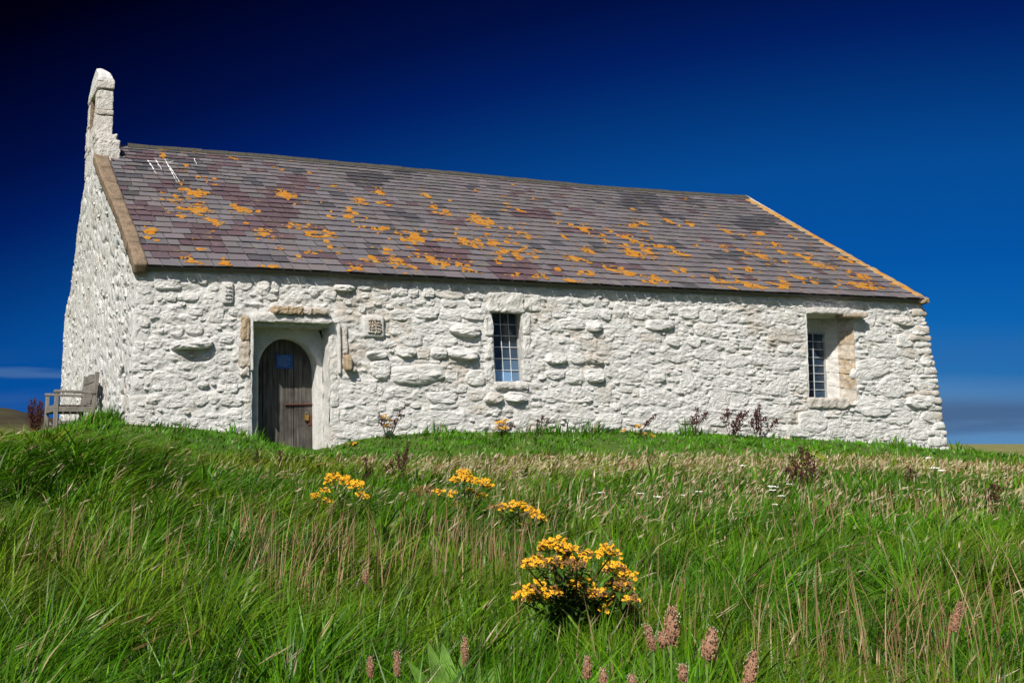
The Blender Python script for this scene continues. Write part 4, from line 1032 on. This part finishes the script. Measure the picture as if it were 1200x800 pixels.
# dry straw: thin stems with feathery heads blown to the right
def straw(X, Y, Hh, lean, ang, R, C, head):
    n = len(X); Z = ground_z(X, Y)
    st = blades('s', X, Y, Hh, lean, ang, np.maximum(.0024, .00055*R), C*.9, None, 2, Z, .8)
    dx, dy = np.cos(ang), np.sin(ang); PV, PF, PC = [], [], []; o = 0
    L0 = head
    tips = np.stack([X+dx*lean*Hh*.80, Y+dy*lean*Hh*.80, Z-.02+Hh*.97*(1-.20*np.minimum(lean, 1.2)*.8)], -1)
    tang = np.stack([dx*(lean*1.5), dy*(lean*1.5), np.maximum(.25, 1-.6*lean)], -1); tang /= np.linalg.norm(tang, axis=1)[:, None]
    for q in range(4):
        rv = RNG.normal(0, 1, (n, 3)); sd_ = np.cross(tang, rv); sd_ /= np.linalg.norm(sd_, axis=1)[:, None]+1e-6
        w_ = (np.maximum(.0019, .00034*R)*RNG.uniform(.6, 1.5, n))[:, None]; ln = (L0*RNG.uniform(.7, 1.2, n))[:, None]
        t0 = tips+tang*ln*(.16*q-.25)+RNG.normal(0, .004, (n, 3))
        v = np.stack([t0, t0+tang*ln*.35+sd_*w_, t0+tang*ln+sd_*w_*.3, t0+tang*ln*.4-sd_*w_*.4], 1)
        b = (np.arange(n)*4)[:, None]+o; PF += [b+np.array([[0, 1, 2]]), b+np.array([[0, 2, 3]])]; PV.append(v.reshape(-1, 3)); o += 4*n
        PC.append(np.repeat(C*RNG.uniform(.85, 1.25, (n, 1)), 4, 0))
    hd = (np.concatenate(PV), np.concatenate(PF), np.concatenate(PC))
    return stack([st, hd])
parts = []
X, Y, R = scatter(60000, 3.0, 22, power=.85); k = outside(X, Y); X, Y, R = X[k], Y[k], R[k]; t = -Y
band = smooth(1.9, 2.4, t)*smooth(4.9, 3.2, t)*smooth(1.5, 4, X)
mid = smooth(2.6, 4.0, t)*smooth(10.5, 7.0, t)*(.12+.88*smooth(.42, .62, fbm(X*.7, Y*.7, 3, 301)+.12*smooth(3, 8, X)))
low = .02*smooth(9, 11, t)
prob = np.clip(band*1.0+mid*.38*smooth(-4, 3, X)+low+.012, 0, 1)*smooth(1.7, 2.3, t)
k = RNG.random(len(X)) < prob*.80; X, Y, R, t, band = [q[k] for q in (X, Y, R, t, band)]
n = len(X)
Hh = ghei(X, Y)*RNG.uniform(1.0, 1.65, n)*(1-.25*band); lean = np.abs(RNG.normal(.55, .3, n))+.15; ang = WIND+RNG.normal(0, .45, n)
f = RNG.random((n, 1)); C = np.array([.36, .27, .14])*(1-f)+np.array([.50, .42, .28])*f
red = (RNG.random(n) < .18); C[red] = np.array([.24, .12, .06])
parts.append(straw(X, Y, Hh, lean, ang, R, C, RNG.uniform(.05, .11, n)))
V, F, C = stack(parts)
tag(mesh_np('dry_grass', V, F, M['dry'], None, False, cols=C), kind='stuff')
def on_ground_(px, py):
    v = ray(px, py); d = np.arange(1.5, 25, .05); P = CAMP+v*d[:, None]
    k = np.argmax(P[:, 2] <= surf(P[:, 0], P[:, 1])); return P[k]
# tall brown bare stalks standing in the sward
X, Y, R = scatter(6500, 2.6, 13.5); k = smooth(.52, .66, fbm(X*.55+3, Y*.55, 3, 411))*(.5+.5*smooth(6.5, 9, -Y)) > RNG.random(len(X))*1.1
X, Y, R = X[k], Y[k], R[k]; sp_ = [(on_ground_(px, py)) for (px, py, q) in ((1050, 770, 60), (985, 775, 45), (1110, 750, 45), (930, 790, 25), (330, 690, 60), (390, 660, 60), (300, 640, 40), (590, 660, 45), (530, 640, 40)) for _ in range(q)]
sx_ = np.array([p[0] for p in sp_])+RNG.normal(0, .10, len(sp_)); sy_ = np.array([p[1] for p in sp_])+RNG.normal(0, .22, len(sp_))
X = np.concatenate([X, sx_]); Y = np.concatenate([Y, sy_]); R = np.concatenate([R, np.hypot(sx_-CAMP[0], sy_-CAMP[1])])
n = len(X)
Hh = RNG.uniform(.32, .58, n)*np.where(R < 5, .75, 1); f = RNG.random((n, 1)); C = np.array([.17, .085, .04])*(1-f)+np.array([.36, .26, .13])*f
V, F, C = blades('s', X, Y, Hh, np.abs(RNG.normal(.12, .28, n)), WIND+RNG.normal(0, .9, n), np.maximum(.0034, .0008*R), C, None, 3, None, .6)
tag(mesh_np('dead_stalks', V, F, M['dry'], None, False, cols=C), kind='stuff')

# ------------------------------------------------------------------ flowers and weeds
def on_ground(px, py, extra=0.0):
    """where a sight line to the photograph meets the turf"""
    v = ray(px, py); lo, hi = 1.0, 60.0
    for d in np.arange(1.0, 60, .05):
        p = CAMP+v*d
        if p[2] <= float(surf(p[0], p[1]))+extra: return p, d
    return CAMP+v*30, 30
def flower_head(mb, c, r, n, spread, flat=.45, faded=0.0, frad=.0085):
    c = Vector(c)
    for _ in range(n):
        a = rnd.uniform(0, 6.283); q = math.sqrt(rnd.random())*spread
        p = c+Vector((q*math.cos(a), q*math.sin(a), rnd.uniform(-.5, .5)*spread*flat-q*q/spread*.35))
        nrm = Vector((rnd.gauss(-.2, .45), rnd.gauss(-.45, .4), 1)).normalized(); x = nrm.orthogonal().normalized(); y = nrm.cross(x)
        fr = frad*rnd.uniform(.75, 1.3); k = 7; ph = rnd.uniform(0, 6); V = []; F = []
        if rnd.random() < faded+.08:
            V = [p+nrm*fr*.7]+[p+(x*math.cos(6.283*i/5)+y*math.sin(6.283*i/5))*fr*.75 for i in range(5)]+[p-nrm*fr*.7]
            F = [(0, 1+i, 1+(i+1) % 5) for i in range(5)]+[(6, 1+(i+1) % 5, 1+i) for i in range(5)]; mb.add(V, F, 2); continue
        for i in range(k):
            b0 = 6.283*i/k+ph; b1 = b0+.38; b2 = b0-.38
            V += [p, p+(x*math.cos(b2)+y*math.sin(b2))*fr*.8-nrm*.1*fr, p+(x*math.cos(b0)+y*math.sin(b0))*fr*1.25-nrm*.25*fr, p+(x*math.cos(b1)+y*math.sin(b1))*fr*.8-nrm*.1*fr]
            F.append((4*i, 4*i+1, 4*i+2, 4*i+3))
        mb.add(V, F, 0)
        V = [p+nrm*fr*.42]+[p+nrm*fr*.1+(x*math.cos(6.283*i/6)+y*math.sin(6.283*i/6))*fr*.45 for i in range(6)]
        mb.add(V, [(0, 1+i, 1+(i+1) % 6) for i in range(6)], 1)
def ragwort(px, py, clusters, label, d=None, frad=.010, leafy=1.0):
    """clusters: (px, py, radius in photo pixels, faded share)"""
    if d is None: _, d = on_ground(px, py)
    P = at(px, py, d); P[2] = float(ground_z(P[0], P[1]))
    root = tag(empty('ragwort', P), label, 'ragwort', 'yellow ragwort plants'); P = Vector(P)
    st = MB(); lf = MB()
    for (cx, cy, r, fd) in clusters:
        dd = d+rnd.uniform(-.22, .22)*min(1, d/6); c = Vector(at(cx, cy, dd))-P; sp_ = r/FPX*dd
        mid = Vector((c.x*.35+rnd.uniform(-.02, .02), c.y*.35, c.z*.55)); b = Vector((c.x*.08, c.y*.08, -.02))
        st.tube([b, mid, c-Vector((0, 0, sp_*.8))], [.006, .005, .0035], 5)
        for _ in range(5):
            a = rnd.uniform(0, 6.283); e = c+Vector((math.cos(a), math.sin(a), 0))*sp_*.6-Vector((0, 0, .01)); st.tube([c-Vector((0, 0, sp_*.9)), e], [.0025, .0015], 4)
        mb = MB(); flower_head(mb, c, r, int(max(8, min(64, 1.7*(sp_/frad)**2))), sp_, .75, fd, frad); mb.build('flower_cluster', [M['petal'], M['disc'], M['faded']], root)
        for _ in range(int(14*leafy)):
            t = rnd.uniform(.15, .95); q = b.lerp(mid, t*2) if t < .5 else mid.lerp(c, t*2-1); a = rnd.uniform(0, 6.283)
            lf.leaf(q, (math.cos(a), math.sin(a), rnd.uniform(-.1, .6)), (0, 0, 1), rnd.uniform(.05, .11), rnd.uniform(.014, .032), 0, .4, 3)
    st.build('stem', M['stem'], root); lf.build('leaves', M['leaf'], root)
    return root
def C3(lst, ox=560, oy=600, s=4.0): return [(ox+x/s, oy+y/s, r*1.22/s, f) for (x, y, r, f) in lst]
ragwort(672, 772, C3([(330,145,42,.1),(375,130,42,.05),(445,190,50,.25),(275,215,42,.15),(610,168,46,.05),(640,245,44,.1),(700,280,40,.15),(310,335,56,.15),(205,378,36,.4),(480,320,52,.1),(450,378,46,.5),(560,362,42,.45),(640,335,40,.5),(722,392,40,.6),(615,400,38,.15),(625,478,24,.0),(430,600,22,.0),(470,620,22,0),(505,190,36,.8),(400,235,50,.85),(590,440,24,.3),(350,225,44,.6),(720,440,26,.7),(300,385,40,.6),(420,160,40,.3),(240,235,34,.4),(520,360,44,.5),(350,360,36,.4),(680,330,40,.7),(460,230,40,.9),(690,410,36,.6),(250,350,36,.5)]), 'largest ragwort in the foreground, a wide bush of yellow clusters on leafy stems', d=4.75, frad=.0085, leafy=1.5)
def C2(lst): return [(340+x/3.6375, 480+y/3.6375, r/3.6375, f) for (x, y, r, f) in lst]
ragwort(400, 602, C2([(185,275,34,.0),(235,290,36,.05),(280,310,36,.0),(165,300,24,.2),(110,360,24,.0),(150,335,20,.1),(160,385,32,.45),(160,415,18,.0),(300,355,20,0),(328,365,16,0),(130,380,24,.6)]), 'yellow ragwort in the long grass in front of the door, leftmost of the field', frad=.011)
ragwort(548, 604, C2([(740,258,32,0),(705,292,26,0),(770,290,34,0),(820,300,34,.1),(850,322,22,.1),(770,340,26,.05),(812,360,26,0),(695,350,22,.1),(640,345,26,.6),(710,402,24,0),(740,285,24,.1)]), 'yellow ragwort with a tiered head in mid field, between the door and the window', frad=.011)
ragwort(505, 590, C2([(540,335,34,.9),(590,330,32,.95),(620,345,26,.8),(560,355,26,1.0)]), 'faded brown ragwort gone over, close left of the tiered yellow one', frad=.011)
ragwort(612, 622, C2([(970,395,34,.0),(1010,415,32,.0),(1045,435,30,.1),(1075,458,22,0),(905,405,26,.5),(945,410,22,.4),(1000,480,16,0),(870,410,20,.8)]), 'low spreading yellow ragwort in mid field, just behind the foreground bush', frad=.011)
def wall_weed(px, py, cl, label): return ragwort(px, py, cl, label, d=float(project(np.array(on_y(px, py, -.28)))[2]), frad=.013, leafy=.8)
wall_weed(588, 516, [(586,494,6,.1),(592,500,5,.1),(588,507,4,0),(583,500,4,.3),(593,491,3,.3)], 'small ragwort against the white wall right below the leaded window')
wall_weed(455, 508, [(451,487,4,.2),(458,491,4,.8),(453,498,4,.7)], 'small half dead ragwort against the white wall between door and leaded window')
wall_weed(752, 514, [(748,498,4,.2),(757,508,7,.1),(750,512,5,.1),(764,510,4,.2),(731,503,3,.3)], 'small ragwort against the white wall, right of the leaded window beside docks')
wall_weed(413, 526, [(411,520,4,.0),(415,518,3,.0)], 'tiny yellow ragwort in the turf just right of the door')

def dock(stems, base, d, label, thick=1.0):
    """stems: (tip px, tip py, share of the stalk that carries seed)"""
    P = at(base[0], base[1], d); P[2] = float(ground_z(P[0], P[1])); root = tag(empty('dock_plant', P), label, 'dock', 'dead brown dock plants'); P = Vector(P)
    sm = MB()
    for (x, y, fr) in stems:
        tip = Vector(at(x, y, d+rnd.uniform(-.12, .12)))-P; b = Vector((tip.x*.15+rnd.uniform(-.03, .03), tip.y*.1, -.02)); mid = b.lerp(tip, .55)+Vector((rnd.uniform(-.02, .02)*thick, 0, .02))
        sm.tube([b, mid, tip], [.006, .005, .002], 5); sd_ = MB(); n = int(190*fr*max(.6, tip.length/.5))
        for _ in range(n):
            t = 1-fr*rnd.random(); q = b.lerp(mid, t/.55) if t < .55 else mid.lerp(tip, (t-.55)/.45)
            sc = (.012+.022*(1-abs(2*(t-(1-fr))/fr-.8)*.7))*thick; off = Vector((rnd.gauss(0, 1), rnd.gauss(0, 1), rnd.gauss(0, .6)))*sc*.8; r = rnd.uniform(.005, .012)*thick
            c = q+off; a = rnd.uniform(0, 6.283); ux = Vector((math.cos(a), math.sin(a), rnd.uniform(-.4, .4)))*r; uz = Vector((rnd.uniform(-.3, .3), rnd.uniform(-.3, .3), 1))*r*1.3; uy = ux.cross(uz).normalized()*r*.5
            sd_.add([c-ux, c+uz, c+ux, c-uz, c+uy, c-uy], [(0, 1, 4), (1, 2, 4), (2, 3, 4), (3, 0, 4), (1, 0, 5), (2, 1, 5), (3, 2, 5), (0, 3, 5)])
        tag(sd_.build('seed_head', M['dock'], root), kind='stuff')
    sm.build('stalk', M['dock'], root); return root
def dwall(y=-.3): return lambda px, py: float(project(np.array(on_y(px, py, y)))[2])
dw = dwall()
dock([(817,478,.6),(811,488,.5),(828,483,.4)], (812, 516), dw(815, 510), 'slender red brown dock against the white wall, leftmost of the three near the lancet', 1.3)
dock([(852,479,.35),(868,484,.8),(876,481,.7),(860,492,.7),(846,488,.3)], (857, 516), dw(857, 510), 'spreading red brown dock leaning right against the white wall, middle of three', 1.3)
dock([(890,474,.8),(886,480,.7),(897,488,.4),(911,491,.6),(881,490,.5)], (888, 516), dw(888, 510), 'upright red brown dock against the white wall, nearest the lancet window', 1.3)
dock([(768,485,.5),(760,492,.4)], (744, 514), dw(748, 510), 'single leaning dock stalk beside the small ragwort right of the leaded window')
dock([(470,480,.5),(443,482,.5),(463,492,.6),(448,490,.4)], (455, 510), dw(455, 505), 'thin dry dock against the white wall between door and leaded window')
dock([(636,486,.5),(630,491,.4),(642,490,.3),(581,492,.5)], (632, 508), dw(630, 505), 'thin pale dock in tall grass against the wall under the leaded window')
_, d1 = on_ground(940, 572)
dock([(938,524,.8),(948,530,.8),(928,535,.8),(955,540,.7),(922,548,.6),(962,552,.5)], (940, 576), d1, 'bushy dark dock alone in the field, in front of the lancet window', 1.15)
_, d2 = on_ground(462, 562)
dock([(479,518,.7),(475,530,.6),(465,528,.5),(458,540,.5),(452,545,.4)], (466, 566), d2, 'brown dock in the field right of the leftmost field ragwort')
_, d3 = on_ground(428, 566)
dock([(428,536,.9),(433,548,.6)], (428, 576), d3, 'short single brown dock spike touching the leftmost field ragwort')
_, d4 = on_ground(330, 548)
dock([(329,527,.8)], (329, 556), d4, 'single reddish dock spike in the grass in front of the door')
dock([(36,468,.95),(41,466,.95),(47,469,.95),(33,474,.9),(50,472,.9),(44,474,.95),(38,476,.95),(53,477,.9),(34,480,.9),(48,480,.95)], (42, 500), 24.0, 'clump of dark brown dock standing behind the bench at far left', 1.25)
_, d5 = on_ground(1068, 568)
dock([(1066,548,.6),(1072,552,.6),(1062,556,.5)], (1067, 574), d5, 'low brown dock in pale grass below the right corner of the chapel')
_, d6 = on_ground(1163, 590)
dock([(1162,566,.6),(1170,570,.5),(1157,574,.5)], (1164, 596), d6, 'low brown dock in the field at the far right edge')

def plantain(px, py, hpx, wpx, lean, d, label, double=False):
    c = at(px, py, d); g0 = at(px-lean*30, py+90, d); P = Vector((g0[0], g0[1], float(ground_z(g0[0], g0[1])))); root = tag(empty('plantain', P), label, 'plantain', 'russet plantain seed heads')
    c = Vector(c)-P; hl = hpx/FPX*d; hr = wpx/FPX*d/2; axis_ = Vector((AX[0][0]*lean, AX[0][1]*lean, 1)).normalized()
    b = c-axis_*hl*.5; tp = c+axis_*hl*.5
    mb = MB(); mb.tube([Vector((0, 0, -.03)), b*.5+Vector((-.01, 0, 0)), b, c], [.0032, .003, .0026, .002], 6); mb.build('stalk', M['broad'], root)
    hd = MB(); core = [b.lerp(tp, t) for t in np.linspace(0, 1, 7)]; hd.tube(core, [hr*.25, hr*.62, hr*.78, hr*.74, hr*.62, hr*.42, hr*.12], 8)
    x = axis_.orthogonal().normalized(); y = axis_.cross(x); rows = int(hl/(hr*.24))
    for i in range(rows):
        t = i/(rows-1); rr = hr*(.22+.78*math.sin(math.pi*min(1, .16+.80*t))**.8)
        for k in range(10):
            a = rnd.uniform(0, 6.283); o = (x*math.cos(a)+y*math.sin(a)); q = b.lerp(tp, min(1, max(0, t+rnd.uniform(-.03, .03))))+o*rr*rnd.uniform(.7, .95); s = hr*rnd.uniform(.12, .30); side = axis_.cross(o)
            hd.add([q-side*s*.6, q+o*s*.9, q+side*s*.6, q+axis_*s*1.1+o*s*.4, q-axis_*s*.8], [(4, 1, 0), (4, 2, 1), (0, 1, 3), (1, 2, 3)])
    hd.build('seed_spike', M['plantain'], root)
    fl = MB()
    for k in range(22):
        a = rnd.uniform(0, 6.283); q = b.lerp(tp, rnd.uniform(.55, 1.08))+(x*math.cos(a)+y*math.sin(a))*hr*rnd.uniform(.6, 1.3); s = hr*.16
        fl.add([q-x*s, q+axis_*s*1.6, q+x*s, q-y*s*.7], [(0, 1, 3), (1, 2, 3), (0, 2, 1)])
    fl.build('stamens', M['fluff'], root); return root
PL = [(787, 733, 40, 17, .15, 2.5, 'tallest russet plantain seed head right of the big ragwort'), (776, 749, 16, 13, -.1, 2.55, 'stubby plantain head pressed against the tallest plantain'), (762, 747, 27, 11, -.2, 2.5, 'slim plantain head leaning left, nearest the big ragwort'),
      (832, 755, 34, 17, .35, 2.4, 'fat russet plantain head leaning right, with bare grass around it'), (880, 784, 40, 15, .35, 2.2, 'rightmost of the low plantain heads, cut by the lower border'), (800, 788, 18, 12, .0, 2.3, 'small round plantain head just below the leaning fat one'),
      (688, 782, 24, 11, .2, 2.4, 'plantain head directly beneath the big ragwort, left of a shorter one'), (707, 793, 18, 11, .05, 2.35, 'short plantain head beneath the big ragwort, at the lower border'), (741, 798, 14, 11, .0, 2.3, 'plantain head barely showing at the lower border below the slim one'),
      (465, 777, 26, 9, .0, 2.5, 'dark brown plantain head beside broad leaves, right one of a pair'), (434, 781, 22, 9, .0, 2.5, 'dark brown plantain head, left one of a pair by broad leaves'), (545, 763, 30, 9, .05, 2.7, 'narrow russet plantain head standing right of the broad leaves'),
      (1121, 722, 34, 10, .45, 3.0, 'lone plantain head leaning right in the grass at far right'), (428, 675, 16, 7, .0, 4.2, 'small distant plantain head in the green grass left of centre')]
for a in PL: plantain(*a)

def yarrow(px, py, wpx, label):
    p, d = on_ground(px, py, .12); P = Vector((p[0], p[1], float(ground_z(p[0], p[1])))); root = tag(empty('yarrow', P), label, 'yarrow', 'white yarrow flowers in the field')
    c = Vector(p)-P; r = 1.1*wpx/FPX*d/2; mb = MB(); mb.tube([Vector((0, 0, -.02)), c*.6, c], [.004, .003, .003], 5)
    for k in range(5): a = rnd.uniform(0, 6.28); mb.tube([c*.85, c+Vector((math.cos(a), math.sin(a), 0))*r*.6], [.002, .0015], 4)
    mb.build('stem', M['stem'], root); fl = MB()
    for _ in range(18):
        a = rnd.uniform(0, 6.28); q = math.sqrt(rnd.random())*r; s = r*.22; e = c+Vector((q*math.cos(a), q*math.sin(a), .01+rnd.uniform(-.3, .3)*r*.4))
        fl.add([e+Vector((s*math.cos(i*1.047), s*math.sin(i*1.047), 0)) for i in range(6)]+[e+Vector((0, 0, s*.7))], [(i, (i+1) % 6, 6) for i in range(6)])
    fl.build('flower_head', M['yarrow'], root); return root
YL = [(705, 578, 7, 'white yarrow, leftmost in the mid field'), (751, 579, 7, 'white yarrow in mid field, second from the left'), (770, 583, 8, 'white yarrow in mid field, low in the left patch'), (801, 581, 6, 'white yarrow in mid field, alone between two patches'), (819, 577, 7, 'white yarrow in mid field left of the bushy dock, nearest the lone one'),
      (906, 571, 10, 'broad white yarrow head left of the bushy dark dock'), (905, 575, 8, 'white yarrow below the broad yarrow head by the bushy dock'), (916, 582, 8, 'white yarrow at the foot of the bushy dark dock'), (908, 592, 6, 'small white yarrow below the foot of the bushy dock'), (925, 568, 6, 'small white yarrow touching the bushy dark dock'),
      (1089, 537, 8, 'white yarrow on the knoll by the right chapel corner'), (1095, 549, 10, 'broad white yarrow on the slope below the right chapel corner'), (1104, 552, 8, 'white yarrow right of the broad yarrow below the chapel corner'), (870, 546, 6, 'small white yarrow in the dry strip in front of the lancet')]
for a in YL: yarrow(*a)

def broad_plant(px, py, leaves, label, d, material='broad', cat='plant', name='broad_leaf_plant'):
    P = at(px, py, d); P[2] = float(ground_z(P[0], P[1])); root = tag(empty(name, P), label, cat); P = Vector(P)
    for (tx, ty, wpx) in leaves:
        tip = Vector(at(tx, ty, d+rnd.uniform(-.1, .1)))-P; b = Vector((0, 0, 0)); dirv = tip-b; mb = MB(); ln = dirv.length
        mb.ribbed(b, dirv+Vector((rnd.uniform(-.1, .1)*ln, 0, ln*.18)), Vector((AX[2][0]+rnd.uniform(-.5, .5), AX[2][1], -.4))*-1, ln, wpx/FPX*d, .18); mb.build('leaf', M[material], root, False)
    return root
broad_plant(520, 800, [(487,722,24),(508,724,26),(552,746,20),(574,742,30),(462,752,18),(535,730,16),(528,760,24)], 'pale green broad leaved plant rising among the dark plantain heads', 3.15)
broad_plant(380, 800, [(372,745,8),(392,752,8),(360,770,8)], 'narrow leaved green plant at the lower border left of the broad leaves', 3.0)
broad_plant(145, 700, [(141,677,4),(155,678,6),(148,685,5)], 'low plant with orange withered leaves in the left grass', 4.6, 'orange')
broad_plant(455, 668, [(440,616,14),(450,622,14),(430,610,10),(446,604,10),(455,640,10)], 'dark leafy nettle like plant in the grass below the leftmost field ragwort', 7.6, 'leaf')

# ------------------------------------------------------------------ rocks
def rock(px, py, d, wpx, hpx, label, seed):
    P = at(px, py, d); P[2] = float(ground_z(P[0], P[1])); a, h = wpx/FPX*d/2, hpx/FPX*d
    mb = MB(); rough_box(mb, (-a, -a*.7, -h*.3), (a, a*.7, h), max(a/3, .05), a*.18, a*.5, 1.2/a, seed=seed); o = mb.build('rock', M['rock'], None, True); o.location = P; tag(o, label, 'rock', 'pale rocks on the far land'); return o
rock(1135, 533, 75, 10, 3, 'pale rock lying on the far tan field right of the chapel', 1)
rock(5, 488, 40, 12, 4, 'pale rock at the far left edge below the dark heath', 2); rock(16, 490, 38, 10, 3, 'pale rock at far left, closer to the bench', 3)
